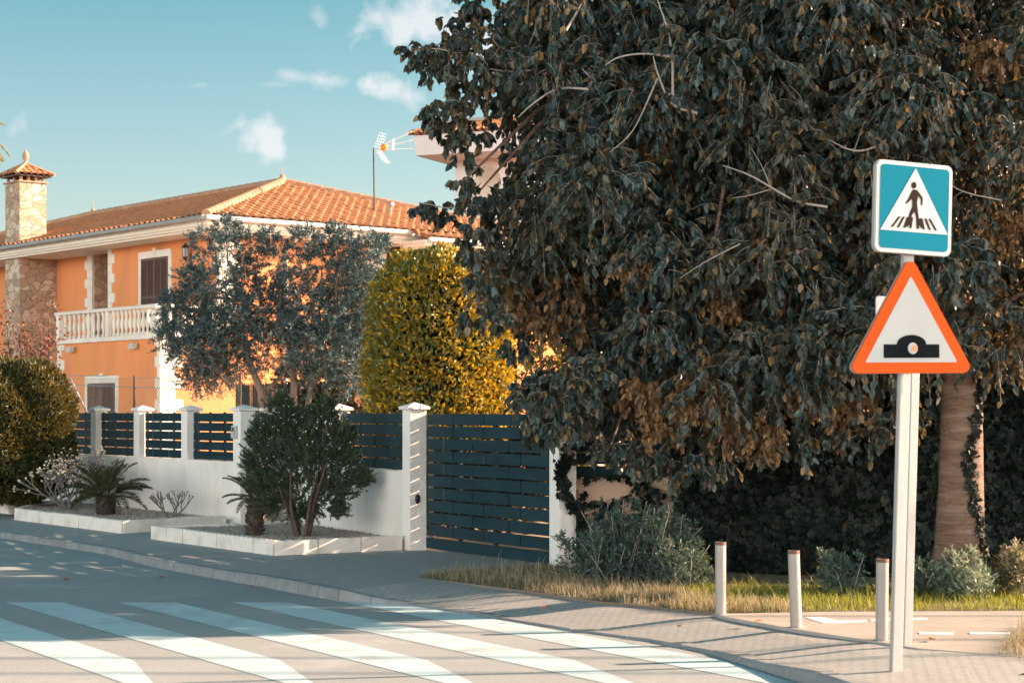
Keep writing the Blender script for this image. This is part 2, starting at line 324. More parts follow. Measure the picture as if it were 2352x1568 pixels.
M_SBROWN = mat('sign_figure_brown', (.024, .016, .015), .8, .1, 3, 0, spec=.05)
M_PEACH = mat('peach_render', (.66, .45, .32), .9, .06, 1, .3, 60, dirt=(.45, .29, .2), dscale=.9, damt=.4)
M_WHITEB = mat('white_house_render', (.62, .60, .58), .85, .04, 1, .1, 40)
M_BARK = mat('grey_brown_bark', (.20, .15, .115), .9, .3, 9, .8, 30, stretch=(1, 1, .35), dist=.02)
M_TWIG = mat('pale_twig_bark', (.34, .29, .25), .8, .2, 10, .3, 40)
M_DTWIG = mat('dark_twig_bark', (.09, .065, .05), .9, .25, 10, .3, 40)
M_EARTH = mat('earth', (.20, .155, .115), .95, .3, 1.5, .8, 25, dist=.03)
M_CORE = mat('shade_core', (.010, .014, .011), 1, .3, 8, 1, 20, spec=0)  # near-black colour stands for the shade inside dense foliage

# ------------------------------------------------------------------ ground, road, pavement
g = MB().box(-900, 900, -60, 2200, -1.0, -.04).build('ground', M_EARTH); tag(g, kind='structure')
# kerb polyline (foot on the road, then top height)
KP = [(0,1235,.085),(120,1253,.09),(244,1273,.09),(354,1302,.10),(488,1327,.10),(586,1344,.115),(684,1363,.115),(776,1380,.11),(850,1384,.055),(933,1389,.02),
      (1123,1418,.018),(1306,1448,.018),(1435,1466,.018),(1493,1474,.02),(1633,1502,.03),(1757,1541,.06),(1870,1576,.10),(2040,1640,.115)]
kp = [G(x, y, 0) for x, y, _ in KP]; kh = [h for *_, h in KP]
d0 = (kp[0] - kp[3]).normalized()
kp = [kp[0] + d0*120, kp[0] + d0*30, kp[0] + d0*8] + kp + [V(6.0, 7.2, 0), V(14, 4.5, 0), V(40, 1, 0)]
kh = [.09]*3 + kh + [.12]*3
def resample(pts, hs, step):
    o = [(pts[0], hs[0])]
    for i in range(len(pts)-1):
        L = (pts[i+1]-pts[i]).length; n = max(1, round(L/step))
        for j in range(1, n+1): t = j/n; o.append((pts[i].lerp(pts[i+1], t), hs[i]*(1-t)+hs[i+1]*t))
    return o
def normals(pts):
    r = []
    for i in range(len(pts)):
        d = (pts[min(i+1, len(pts)-1)] - pts[max(i-1, 0)]); r.append(V(-d.y, d.x, 0).normalized())
    return r
main = resample(kp[2:-3], kh[2:-3], .5)
KPall = [(kp[0], kh[0]), (kp[1], kh[1])] + main + [(kp[-3], .12), (kp[-2], .12), (kp[-1], .12)]
kpts = [p for p, _ in KPall]; knor = normals(kpts); khs = [h for _, h in KPall]
sm = MB()
rows = []
for p, n, h in zip(kpts, knor, khs):
    a = p + n*.13; b = p + n*.75; c = p + n*1.3
    rows.append([(a.x, a.y, h-.006), (b.x, b.y, h*.35+SW*.65), (c.x, c.y, SW), (p.x + .6*22, p.y + .8*22, SW)])
vs = [v for r in rows for v in r]; fs = [(i*4+j, (i+1)*4+j, (i+1)*4+j+1, i*4+j+1) for i in range(len(rows)-1) for j in range(3)]
sm.add(vs, fs); sw = sm.build('sidewalk', M_SIDE); tag(sw, kind='structure')
kb = MB()
for i in range(len(kpts)-1):
    p, q = kpts[i], kpts[i+1]; L = (q-p).length
    e = min(.006/L, .01); j = random.uniform(-.004, .004)
    a, b = p.lerp(q, e), p.lerp(q, 1-e); na, nb = knor[i], knor[i+1]; ha, hb = khs[i]+j, khs[i+1]+j
    def sec(P, n, h): return [P, P + n*.012 + V(0,0,max(h-.02, .004)), P + n*.03 + V(0,0,h), P + n*.135 + V(0,0,h+.001), P + n*.135 - V(0,0,.02)]
    s1, s2 = sec(a, na, ha), sec(b, nb, hb)
    kb.add(s1 + s2, [(k, k+5, k+6, k+1) for k in range(4)] + [(0,1,2,3,4), (9,8,7,6,5)])
kerb = kb.build('kerb', M_KERB); tag(kerb, kind='structure')
rp = [(p.x + n.x*.1, p.y + n.y*.1) for p, n in zip(kpts, knor)]
rd = MB(); vs = []
for p, q in zip(kpts, knor): vs += [(p.x + q.x*.1, p.y + q.y*.1, 0), (p.x - 14, min(p.y - 22, -10) if p.y < 40 else p.y - 22, 0)]
rd.add(vs, [(2*i, 2*i+1, 2*i+3, 2*i+2) for i in range(len(kpts)-1)])
road = rd.build('road', M_ASPH); tag(road, kind='structure')
# zebra crossing: slanted parallel bars whose near ends are cut at an angle
Yf = F*H/437.0; Yb = F*H/570.0
for k in range(-6, 4):
    xl = (12 - CX)/F*Yf + k*1.078; xr = xl + .55
    cut = .55/(.622 - .315)
    def ed(x0, Y): return x0 + .622*(Yf - Y)
    yv = [Yf, (Yf+Yb)/2, Yb, Yb - cut*.5, Yb - cut*.97]
    Lp = [(ed(xl, y), y) for y in yv]; Rp = [(ed(xr, y), y) for y in yv[:3]] + [(ed(xr, Yb) + .315*(Yb - y), y) for y in yv[3:]]
    m = MB(); n = 5
    m.add([(x, y, .003) for x, y in Lp] + [(x, y, .003) for x, y in Rp], [(i, n+i, n+i+1, i+1) for i in range(n-1)])
    m.build('crosswalk_stripe', M_PAINT, road)
# cycle path and its markings
bp = [G(*p, .124) for p in [(1640,1409),(1900,1404),(2352,1402),(2700,1398),(2900,1500),(2600,1530),(2352,1508),(2110,1488),(2025,1474),(1828,1444),(1665,1415)]]
o = MB().prism([(p.x, p.y) for p in bp], .05, .125).build('cycle_path', M_PATH); tag(o, kind='structure'); cyc = o
for poly in ([(1850,1417),(1893,1417),(1925,1424),(1990,1423),(1990,1426),(1935,1429),(1890,1430)], [(2000,1422),(2130,1418),(2130,1420.5),(2000,1424.5)],
             [(2110,1451),(2190,1452),(2186,1457),(2112,1455)], [(2225,1451),(2320,1452),(2318,1456),(2228,1455)]):
    q = [G(*p, .128) for p in poly]; MB().prism([(p.x, p.y) for p in q], .12, .130).build('path_marking', M_PATHP, cyc)
# verge soil
vp = [(958,1325),(1056,1337),(1209,1356),(1366,1379),(1551,1398),(1640,1408),(1900,1403),(2352,1401),(2800,1396),(2800,1290),(1300,1290),(1150,1305),(1010,1312)]
vq = [G(*p, .122) for p in vp]
o = MB().prism([(p.x, p.y) for p in vq], .06, .1235).build('verge', M_EARTH); tag(o, kind='structure')
# driveway behind the gate and garden floor
o = MB().prism([(-1.0,23.2),(.9,20.9),(9,20.95),(12,40),(-3,45),(-9.5,36.0),(-3.9,29.4),(-2.1,25.6)], .08, .1275).build('garden_ground', mat('garden_floor', (.36,.26,.19), .9, .2, 2, .5, 30)); tag(o, kind='structure')
def side_z(p):                              # height of the pavement surface under p
    best = min(range(len(kpts)-1), key=lambda i: ((kpts[i]+kpts[i+1])/2 - Vector((p.x, p.y, 0))).length)
    d = (Vector((p.x, p.y, 0)) - kpts[best]).dot(knor[best]); h = khs[best]; zb = h*.35 + SW*.65
    if d < .75: return h + (zb - h)*max(0, (d-.13)/.62)
    return zb + (SW - zb)*min(1, (d-.75)/.55)
# drain cover in the pavement
c = G(1352, 1427, .06); c = G(1352, 1427, side_z(c)); c.z -= .002; print('drain z', c.z); dc = empty('drain_cover', c, 0, 'small dark rectangular drain cover set into the pavement', 'drain cover')
mm = MB(Matrix.Translation(c) @ Matrix.Rotation(KROT, 4, 'Z') @ Matrix.Rotation(R(-6), 4, 'X')); mm.box(-.19,.19,-.13,.13,-.02,.009)
mm.build('plate', M_BLACK, dc)
mm = MB(Matrix.Translation(c) @ Matrix.Rotation(KROT, 4, 'Z') @ Matrix.Rotation(R(-6), 4, 'X'))
for s in (-1,1): mm.box(-.22,.22,s*.15-.018,s*.15+.018,-.02,.011); mm.box(s*.207-.015,s*.207+.015,-.13,.13,-.02,.011)
mm.build('frame', M_POST, dc)

# ------------------------------------------------------------------ street walls, pillars, panels, gates
WT = 1.09                                  # top of the rendered wall
P1 = V(-7.12, 32.0, 0); P4 = V(-3.985, 27.46, 0)
P2, P3 = P1.lerp(P4, 1/3), P1.lerp(P4, 2/3); PA = P1 - (P2 - P1); PB = PA - (P2 - P1)
P6 = V(-2.39, 25.27, 0); P5 = V(-3.86, 29.2, 0); GP = V(-1.258, 23.0, 0); RG = V(.507, 20.36, 0)
DL = (P4 - P1).normalized(); DR = V(.447, -.894, 0)        # directions along the walls, towards the viewer
def Mdir(o, d): return Matrix(((d.x, -d.y, 0, o.x), (d.y, d.x, 0, o.y), (0, 0, 1, 0), (0, 0, 0, 1)))
# local frame: x along the wall to the right, y into the garden, pillar nearest corner at the origin (pillar spans x -s..0, y 0..s)
def pillar(corner, d, s=.22, top=1.84, parent=None, z0=.05):
    M = Mdir(corner, d)
    m = MB(M).box(-s, 0, 0, s, z0, top); p = bevel(m.build('pillar', M_PILW, parent), .008, 2)
    c = MB(M); e = .035; c.box(-s-e, e, -e, s+e, top, top+.038)
    c.add([(-s-e,-e,top+.038),(e,-e,top+.038),(e,s+e,top+.038),(-s-e,s+e,top+.038),(-s/2,s/2,top+.092)], [(0,1,4),(1,2,4),(2,3,4),(3,0,4),(0,3,2,1)])
    q = c.build('cap', M_CAP, p); bevel(q, .004, 1); return p
def boards(M, x0, x1, z0, rows, y, parent, name='slat_panel', pitch=.1445, hgt=.129, unit_len=.67, ph=0, th=.02, posts=True):
    m = MB(M)
    for r in range(rows):
        za = z0 + r*pitch; off = (r % 2)*unit_len/2 + ph
        xs = [x0 + .004]; x = x0 + off
        while x <= x0 + .06: x += unit_len
        while x < x1 - .06: xs.append(x); x += unit_len
        xs.append(x1 - .004)
        for a, b in zip(xs[:-1], xs[1:]):
            j = random.uniform(-.002, .002)
            m.box(a + .009, b - .009, y + j, y + th + j, za, za + hgt)
    p = bevel(m.build(name, M_BOARD, parent), .003, 1)
    if posts:
        m = MB(M); n = max(2, round((x1-x0)/.55) + 1)
        for i in range(n):
            x = x0 + .02 + (x1 - x0 - .04)*i/(n-1); m.box(x - .018, x + .018, y + th + .004, y + th + .034, z0 - .02, z0 + rows*pitch)
        m.build('upright', M_POST, parent)
    return p
def wallseg(a, b, d, parent, y0=.002, th=.18, z0=.0, top=WT, m_=None, joints=()):
    L = (b - a).length; M = Mdir(a, d); m = MB(M)
    xs = [0] + list(joints) + [L]
    for i in range(len(xs)-1): m.box(xs[i] + (.004 if i else 0), xs[i+1] - (.004 if i < len(xs)-2 else 0), y0, y0 + th, z0, top)
    m.box(0, L, y0 + .02, y0 + th - .02, z0, top - .004)
    return bevel(m.build('wall', m_ or M_WALLW, parent), .004, 1)

fw = empty('garden_wall', (P3.x, P3.y, SW), 0, 'white rendered wall with four pillars and dark slatted panels, in front of the orange house', 'garden wall')
wallseg(PB, P4 - DL*.22, DL, fw, joints=((P1-PB).length + .02, (P1-PB).length + .78, (P2-PB).length + .02, (P3-PB).length + .02), y0=.004)
for p in (PA, P1, P2, P3): pillar(p, DL, .22, parent=fw)
pillar(P4, DL, .245, parent=fw)
for a, b in ((PB, PA), (PA, P1), (P1, P2), (P2, P3), (P3, P4)):
    L = (b - a).length - (.245 if b is P4 else .22)
    boards(Mdir(a, DL), .02, L - .01, WT + .006, 5, .095, fw, unit_len=.64, ph=random.choice((.1, .22, .3)))
# louvre vent and meter cover on the wall
Mw = Mdir(P3, DL)
xv = (P4-P3).length * .60
m = MB(Mw); m.box(xv - .12, xv + .13, -.006, .02, .20, .79)
m.build('vent_frame', M_WALLW, fw)
m = MB(Mw)
for i in range(17): m.box(xv - .085, xv + .085, -.022, .0, .22 + i*.029, .234 + i*.029)
m.build('vent_louvre', M_EDGE, fw)
m = MB(Mdir(P1, DL)); m.box(.33, .58, -.03, .02, .66, .93); lb = empty('meter_box', P1 + DL*.45 + V(0,0,.66), 0, 'small pale blue box fixed on the white wall behind the larger cycad', 'box')
bevel(m.build('box_body', mat('pale_blue_plastic', (.22,.42,.50), .5, .04, 2, 0), lb), .006); 
m = MB(Mdir(P1, DL)); m.box(.35, .56, -.036, -.028, .69, .90); m.build('door', mat('pale_blue_plastic2', (.25,.46,.54), .45, .04, 2, 0), lb)

# second wall, from the pedestrian gate to the driveway gate
fw2 = empty('garden_wall', (P6.x, P6.y, SW), 0, 'white rendered wall with dark slatted panels, between the shrub planter and the driveway gate', 'garden wall')
d56 = (P6 - P5).normalized(); d6g = (GP - P6).normalized()
wallseg(P5, P6 - d56*.21, d56, fw2, y0=.004); wallseg(P6, GP - d6g*.215, d6g, fw2, y0=.004, joints=(1.05,))
pillar(P5, d56, .21, parent=fw2); pillar(P6, DR, .22, parent=fw2); 
gp = pillar(GP, DR, .228, top=1.85, parent=fw2)
boards(Mdir(P5, d56), .02, (P6-P5).length - .24, WT + .006, 5, .095, fw2)
boards(Mdir(P6, d6g), .02, (GP-P6).length - .24, WT + .006, 5, .095, fw2, unit_len=.9, ph=.25)
# small black intercom button on the side of the gate pillar
Mg = Mdir(GP, DR)
m = MB(Mg @ Matrix.Translation((.006, .10, .75)) @ Matrix.Rotation(R(90), 4, 'Y')); m.lathe([(.022,0),(.034,.004),(.034,.018),(.018,.026)], (0,0,0), 14)
for i, v in enumerate(m.v): m.v[i] = (v[0], v[1], .75 + (v[2]-.75)*1.8)
ks = empty('gate_button', GP + V(-.05,.0,.75), 0, 'small oval black button on the side of the gate pillar', 'gate button'); m.build('button', M_BLACK, ks)
# pedestrian gate between the fourth pillar and the recessed pillar
pg = empty('pedestrian_gate', ((P4.x+P5.x)/2, (P4.y+P5.y)/2, SW), 0, 'narrow dark pedestrian gate behind the shrub, beside the pillar with the doorbell', 'gate')
q0 = P4 + V(-.02, .28, 0); q1 = P5 + V(-.12, -.02, 0); dpg = (q0 - q1).normalized()
boards(Mdir(q1, dpg), 0, (q0-q1).length, .20, 11, .0, pg, unit_len=1.4)
# video doorbell on the fourth pillar, and a little solar lamp on the fifth
b = empty('video_doorbell', P4 + V(0, 0, 1.45), 0, 'white and black video doorbell on the pillar left of the shrub', 'doorbell')
M4 = Mdir(P4, DL) 
m = MB(M4).box(-.235, -.085, -.035, 0, 1.43, 1.62); bevel(m.build('rain_hood', mat('grey_plastic', (.5,.52,.53), .5, .03), b), .008)
m = MB(M4).box(-.215, -.105, -.052, -.036, 1.445, 1.60); bevel(m.build('face_plate', M_SWHITE, b), .006)
m = MB(M4).box(-.205, -.115, -.058, -.053, 1.54, 1.592); pl = m.build('camera_panel', M_SBLACK, b)
m = MB(M4 @ Matrix.Translation((-.16, -.06, 1.568)) @ Matrix.Rotation(R(90), 4, 'X')); m.lathe([(.016,0),(.016,.004)], (0,0,0), 12); m.build('lens', M_SWHITE, pl)
b = empty('solar_lamp', P5 + V(0, 0, 1.7), 0, 'small pale blue solar lamp on the top of the narrow recessed pillar', 'lamp')
m = MB(Mdir(P5, d56)); m.add([(-.19,-.01,1.70),(-.03,-.01,1.70),(-.03,-.10,1.70),(-.19,-.10,1.70),(-.19,-.01,1.80),(-.03,-.01,1.80),(-.03,-.10,1.74),(-.19,-.10,1.74)], [(0,1,2,3),(4,7,6,5),(0,4,5,1),(1,5,6,2),(2,6,7,3),(3,7,4,0)])
m.build('housing', M_SWHITE, b); m = MB(Mdir(P5, d56)); m.add([(-.175,-.02,1.797),(-.045,-.02,1.797),(-.045,-.09,1.748),(-.175,-.09,1.748)], [(0,3,2,1)]); m.build('solar_panel', M_SBLUE, b)

# sliding driveway gate
gate = empty('driveway_gate', ((GP.x+RG.x)/2, (GP.y+RG.y)/2 + .1, SW), 0, 'dark slatted sliding gate closing the driveway between two white pillars', 'gate')
ga = GP + V(.205, .125, 0); gb = RG + V(-.05, .22, 0); dg = (gb - ga).normalized(); Lg = (gb - ga).length; MG = Mdir(ga, dg)
rows = 11; m = MB(MG); uprights = [.03, .78, 1.62, Lg - .03]
zb = .30
for r in range(rows - 1):
    za = zb + r*.1515; xs = ([.012, .44, 1.16, 2.0, Lg] if r % 2 else [.012, .68, 1.42, 2.26, Lg])
    if r == rows - 2: xs = [.012, .68, 1.42, Lg]
    for a, c in zip(xs[:-1], xs[1:]):
        if c - a > .05: m.box(a, c - .022, .0, .02, za, za + .133)
bevel(m.build('board_panel', M_BOARD, gate), .003, 1)
m = MB(MG); m.box(.0, Lg, -.012, .03, .145, .275); bevel(m.build('bottom_rail', M_BOARD, gate), .004, 1)
for x in uprights: 
    m = MB(MG); m.box(x - .028, x + .028, .024, .062, .16, .30 + 1.50); m.build('upright', M_POST, gate)
m = MB(MG)
for r in range(5): m.box(.006, .05, .004, .03, .435 + (r+3)*.1515 + .0, .448 + (r+3)*.1515)
# right gate pillar
rpil = empty('gate_pillar', RG, 0, 'white pillar at the right end of the driveway gate, half covered by leaves and ivy', 'pillar')
p = pillar(RG, DR, .222, top=1.85, parent=rpil)
m = MB(Mdir(RG, DR)); m.box(-.01, .20, .225, .30, .05, 1.3)
# little camera sensor on the gate pillar top
b = empty('gate_sensor', GP + V(.05, .1, 1.86), 0, 'tiny sensor on a bracket beside the cap of the gate pillar', 'sensor')
m = MB(Mdir(GP, DR)); m.tube([(.01,.12,1.86),(.07,.12,1.86)], .007, 6); m.lathe([(.014,0),(.018,.02),(.018,.05),(.008,.07)], (.075,.12,1.85), 10); m.build('sensor_body', M_CAP, b)

# ivied boundary wall to the right of the gate (faces the viewer)
iw = empty('boundary_wall', (2.5, 20.65, SW), 0, 'peach coloured low wall right of the gate pillar, overgrown with ivy', 'garden wall')
MB().box(.62, 10, 20.70, 20.90, 0, WT).build('wall', M_PEACH, iw)
for x in (1.86, 4.4, 7.0): m = MB().box(x, x + .24, 20.68, 20.92, 0, 1.84); m.build('pillar', M_PEACH, iw)
for x0, x1 in ((.66, 1.84), (2.12, 4.38), (4.66, 6.98)):
    mm = MB()
    for r in range(5): mm.box(x0, x1, 20.78, 20.80, WT + .006 + r*.1445, WT + .13 + r*.1445)
    mm.build('slat_panel', M_BOARD, iw)

# ------------------------------------------------------------------ planters with scalloped edging
def edging(pts, name_parent, z0=.06, hgt=.30, th=.085):
    for a, b in zip(pts[:-1], pts[1:]):
        a = Vector((a[0], a[1], 0)); b = Vector((b[0], b[1], 0)); L = (b-a).length; d = (b-a).normalized(); n = max(1, round(L/.5)); s = L/n
        m = MB(Mdir(a, d))
        for i in range(n):
            x0 = i*s + .004; x1 = (i+1)*s - .004; jz = random.uniform(-.006, .006); jy = random.uniform(-.004, .004); k = 4; prf = []
            for q in range(k):
                xa = x0 + (x1-x0)*q/k; xb = x0 + (x1-x0)*(q+1)/k
                for t in (.02, .15, .5, .85, .98): prf.append((xa + (xb-xa)*t, hgt + jz - .020*(1 - math.sqrt(max(0, 1-(2*t-1)**2)))))
            c_ = len(prf); vs_ = []
            jy -= .014
            for (xx_, zz_) in prf: vs_ += [(xx_, jy, z0), (xx_, jy, zz_), (xx_, th + jy, zz_), (xx_, th + jy, z0)]
            m.add(vs_, [(4*a_+b_, 4*a_+4+b_, 4*a_+5+b_, 4*a_+1+b_) for a_ in range(c_-1) for b_ in range(3)] + [(0,1,2,3), (4*c_-1,4*c_-2,4*c_-3,4*c_-4)])
        o = m.build('edging', M_EDGE, name_parent)
def planter(poly, ed, label, z=.245):
    e = empty('planter', (poly[0][0], poly[0][1], SW), 0, label, 'planter')
    # soil as a bumpy grid is plain sheet with displacement noise from the material
    MB().prism(poly, .1, z).build('soil', M_GRAV, e)
    edging(ed, e); return e
A1, B1, C1 = G(35,1192), G(282,1224), (-4.22, 27.62)
W1 = PA + DL*.4
planter([(A1.x,A1.y),(B1.x,B1.y),C1,(P3.x,P3.y-.01),(P1.x,P1.y-.01),(W1.x, W1.y-.01)], [(W1.x-.1,W1.y),(A1.x,A1.y),(B1.x,B1.y),C1], 'low white scalloped planter with cycad and bare branching shrubs')
A2, B2, C2 = G(349,1236), G(629,1275), G(928,1262); D2 = (-3.05, 26.55)
planter([(A2.x,A2.y),(B2.x,B2.y),(C2.x,C2.y),(P6.x,P6.y-.02),D2,(-3.42,25.95)], [D2,(-3.42,25.95),(A2.x,A2.y),(B2.x,B2.y),(C2.x-.02,C2.y-.02)], 'low white scalloped planter with conifer shrub and small cycad')
A0 = G(-160,1165); B0 = G(30,1180)
W0 = PB
planter([(A0.x,A0.y),(B0.x,B0.y),(-8.6,31.6),(W0.x,W0.y-.05),(-10.5,36.5)], [(A0.x,A0.y),(B0.x,B0.y),(-8.55,31.6)], 'low white planter edge at the far left, under the hedge')
# pebbles on the planters
rng = np.random.RandomState(3)
def pebbles(name, poly, n, z, label, r=(.012,.03), mat_=None):
    P = np.array(poly); mn, mx = P.min(0), P.max(0); pts = []
    while len(pts) < n:
        q = mn + (mx-mn)*rng.rand(2); ins = False
        for i in range(len(P)):
            a, b = P[i], P[i-1]
            if (a[1] > q[1]) != (b[1] > q[1]) and q[0] < (b[0]-a[0])*(q[1]-a[1])/(b[1]-a[1]) + a[0]: ins = not ins
        if ins: pts.append(q)
    pts = np.array(pts); base = np.array([(1,0,0),(-1,0,0),(0,1,0),(0,-1,0),(0,0,1),(0,0,-1)], float); fc = np.array([(0,2,4),(2,1,4),(1,3,4),(3,0,4),(2,0,5),(1,2,5),(3,1,5),(0,3,5)])
    s = rng.uniform(*r, size=(n,1,1))*rng.uniform(.6,1.2,size=(n,1,3)); an = rng.rand(n)*6.28; c_, s_ = np.cos(an), np.sin(an)
    v = base[None]*s; x = v[...,0]*c_[:,None]-v[...,1]*s_[:,None]; y = v[...,0]*s_[:,None]+v[...,1]*c_[:,None]; v = np.stack([x,y,v[...,2]],-1)
    v = v + np.concatenate([pts, np.full((n,1), z)],1)[:,None]
    f = (fc[None] + (np.arange(n)*6)[:,None,None]).reshape(-1,3)
    o = link(name, np_mesh(name, v.reshape(-1,3), f), mat_); tag(o, label, 'gravel', kind='stuff'); return o
M_PEB = leafmat('pebble', [(0,(.30,.23,.18)),(1,(.55,.47,.40)),(.5,(.40,.32,.26))], 0.0, rough=.9)
pebbles('gravel', [(A1.x+.15,A1.y+.1),(B1.x,B1.y+.15),(-4.4,27.7),(-5.2,29.0),(-7.2,31.9),(-8.0,31.4)], 5000, .25, 'loose pale gravel in the planter below the larger cycad', mat_=M_PEB)
pebbles('gravel', [(A2.x+.2,A2.y+.1),(B2.x,B2.y+.14),(C2.x-.1,C2.y+.1),(P6.x,P6.y-.1),(-3.05,26.4),(-3.35,25.9)], 6000, .25, 'loose pale gravel around the conifer shrub', mat_=M_PEB)

# ------------------------------------------------------------------ orange house (local x along the sunlit side, local y along the shaded side)
E = V((472-CX)/F*45, 45, 0); HR = R(40); HM = Matrix.Translation(E) @ Matrix.Rotation(HR, 4, 'Z'); HI = HM.inverted()
house = empty('house', (E.x, E.y, 0), HR, 'orange rendered house with terracotta tile roof, white quoins and a balcony', 'house')
def onx(x, lx):                            # local y on the plane local x = lx under photo column x, and the distance
    d = HI.to_3x3() @ V((x-CX)/F, 1, 0); o = HI @ V(0,0,0); t = (lx - o.x)/d.x; return o.y + d.y*t, t
def ony(x, ly):
    d = HI.to_3x3() @ V((x-CX)/F, 1, 0); o = HI @ V(0,0,0); t = (ly - o.y)/d.y; return o.x + d.x*t, t
def zx(y, t): return H + (HOR - y)/F*t
EZ = H + 447/F*45                           # eave height 6.50
WTOP = EZ - .22
HG = .3
y250, _ = onx(250, 1.0); y212, _ = onx(212, 1.5); y91, _ = onx(91, 1.5)
yB0, _ = onx(368, -.66); yB1, tB = onx(134, -.66); yB0 = 1.0
fx, _ = ony(885, 1.0)                       # right end of the sunlit main front
WID = 14.2
m = MB(HM)
m.box(1.0, fx, 1.0, y250, 0, WTOP)
m.box(3.2, fx, y250, y250 + 3, 0, WTOP); m.box(1.5, 9, y212, 26, 0, WTOP - .003)
m.box(fx, WID - 1, .2, y250, 0, WTOP - .5)
m.box(1.0, 3.2, y250, y212, 0, 3.55)
m.build('wall', M_ORANGE, house)
m = MB(HM).box(-.66, .997, 1.0, yB1, 0, 3.6); m.build('balcony_block', M_ORANGE, house)
m = MB(HM).box(-.74, 1.0, .93, yB1 + .07, 3.603, 3.72); bevel(m.build('balcony_slab', M_QUOIN, house), .01)
# balustrade
bal = MB(HM); newel = []
yN = [onx(x, -.6)[0] for x in (362, 252, 139)]
for yv in yN: bevel(MB(HM).box(-.69, -.53, yv - .09, yv + .09, 3.722, 4.36).build('newel', M_QUOIN, house), .008)
bevel(MB(HM).box(.75, .95, .96, 1.12, 3.722, 4.36).build('newel', M_QUOIN, house), .008)
rail = MB(HM); 
prof = [(-.10,0),(.10,0),(.115,.03),(.115,.06),(.08,.09),(-.08,.09),(-.115,.06),(-.115,.03)]
for (a, b) in (((-.61, yN[0]-.12), (-.61, yN[2]+.12)),):
    d = V(b[0]-a[0], b[1]-a[1], 0).normalized(); M = HM @ Matrix(((d.y, d.x, 0, a[0]), (-d.x, d.y, 0, a[1]), (0,0,1,4.362), (0,0,0,1)))
    mm = MB(M); mm.extr(prof, 0, (Vector(b)-Vector(a)).length); mm.build('handrail', M_QUOIN, house)
mm = MB(HM); mm.box(-.49, 1.0, 1.0-.08, 1.0+.12, 4.362, 4.45); bevel(mm.build('handrail', M_QUOIN, house), .02)
bp_ = [(.055,0),(.055,.07),(.03,.09),(.025,.13),(.05,.22),(.06,.30),(.045,.40),(.028,.48),(.04,.52),(.04,.55),(.055,.57),(.055,.64)]
def balusters(x0, y0, x1, y1, n):
    for i in range(n):
        t = (i+1)/(n+1); mm = MB(HM); mm.lathe([(r,z) for r,z in bp_], (x0+(x1-x0)*t, y0+(y1-y0)*t, 3.721), 10); mm.build('baluster', M_QUOIN, house)
balusters(-.61, yN[0]+.05, -.61, yN[1]-.05, 10); balusters(-.61, yN[1]+.05, -.61, yN[2]-.05, 9); balusters(-.58, 1.04, .8, 1.04, 6)
# quoins: alternating blocks, proud of the wall
def quoin(x, y, sx, sy, z0, z1, wx=(.42,.26), wy=(.42,.26), h=.262):
    mm = MB(HM); z = z0; i = 0
    while z < z1 - .05:
        a = wx[i % 2]; b = wy[i % 2]; zt = min(z + h - .006, z1)
        x0, x1 = sorted((x - sx*.022, x + sx*a)); y0, y1 = sorted((y - sy*.022, y + sy*b))
        mm.box(x0, x1, y0, y1, z, zt); z += h; i += 1
    return mm.build('quoin', M_QUOIN, house)
quoin(-.66, 1.0, 1, 1, .3, 3.58, wx=(.62,.40), wy=(.24,.14)); quoin(-.66, yB1, 1, -1, .3, 3.58, wx=(.3,.3), wy=(.36,.2))
quoin(1.0, 1.0, 1, 1, 3.75, WTOP-.02, wx=(.62,.40), wy=(.26,.14)); quoin(1.0, y250, 1, -1, 3.73, WTOP-.02, wx=(.3,.3), wy=(.34,.2))
quoin(1.5, y212, 1, 1, 3.73, WTOP-.02, wx=(.75,.5), wy=(.42,.28)); quoin(fx, 1.0, -1, 1, .3, WTOP-.02, wx=(.62,.40), wy=(.3,.3))
quoin(WID-1, .2, -1, 1, .3, WTOP-.55, wx=(.62,.40), wy=(.3,.3))
mm = MB(HM); mm.box(1.55, 3.195, y212+.0, y212-.03, 3.73, WTOP-.02); mm.build('stone_facing', M_STONE, house)
# stone chimney breast and chimney
yc0, _ = onx(45, .35); yc1 = onx(12, .35)[0]; 
m = MB(HM).box(.35, 1.497, yc0, yc1, 0, WTOP - .02); m.build('stone_pier', M_STONE, house)
ctop = zx(417, onx(45, .35)[1]); cx1 = ony(106, yc0)[0]
m = MB(HM).box(.35, cx1, yc0 - .01, yc1, EZ - .1, ctop); ch = m.build('chimney', M_STONE, house)
m = MB(HM).box(.30, cx1 + .05, yc0 - .06, yc1 + .05, ctop, ctop + .04); m.build('coping', M_TILER, ch)
ccx = (.35 + cx1)/2; ccy = (yc0 + yc1)/2; hx = (cx1 - .35)/2; hy = (yc1 - yc0)/2
for i in range(4):
    x = .42 + (cx1 - .35 - .14)*i/3
    for y in (yc0 + .05, yc1 - .07): MB(HM).box(x-.035, x+.035, y-.03, y+.04, ctop+.042, ctop+.17).build('vent_brick', M_TILER, ch)
for x in (.42, cx1-.07): MB(HM).box(x-.035, x+.035, ccy-.03, ccy+.04, ctop+.042, ctop+.17).build('vent_brick', M_TILER, ch)
m = MB(HM).box(ccx-.22, ccx+.22, ccy-.12, ccy+.12, ctop+.03, ctop+.13); m.build('flue', M_BLACK, ch)
m = MB(HM).box(.24, cx1+.11, yc0-.11, yc1+.10, ctop+.172, ctop+.21); m.build('hood_slab', M_SHUT, ch)

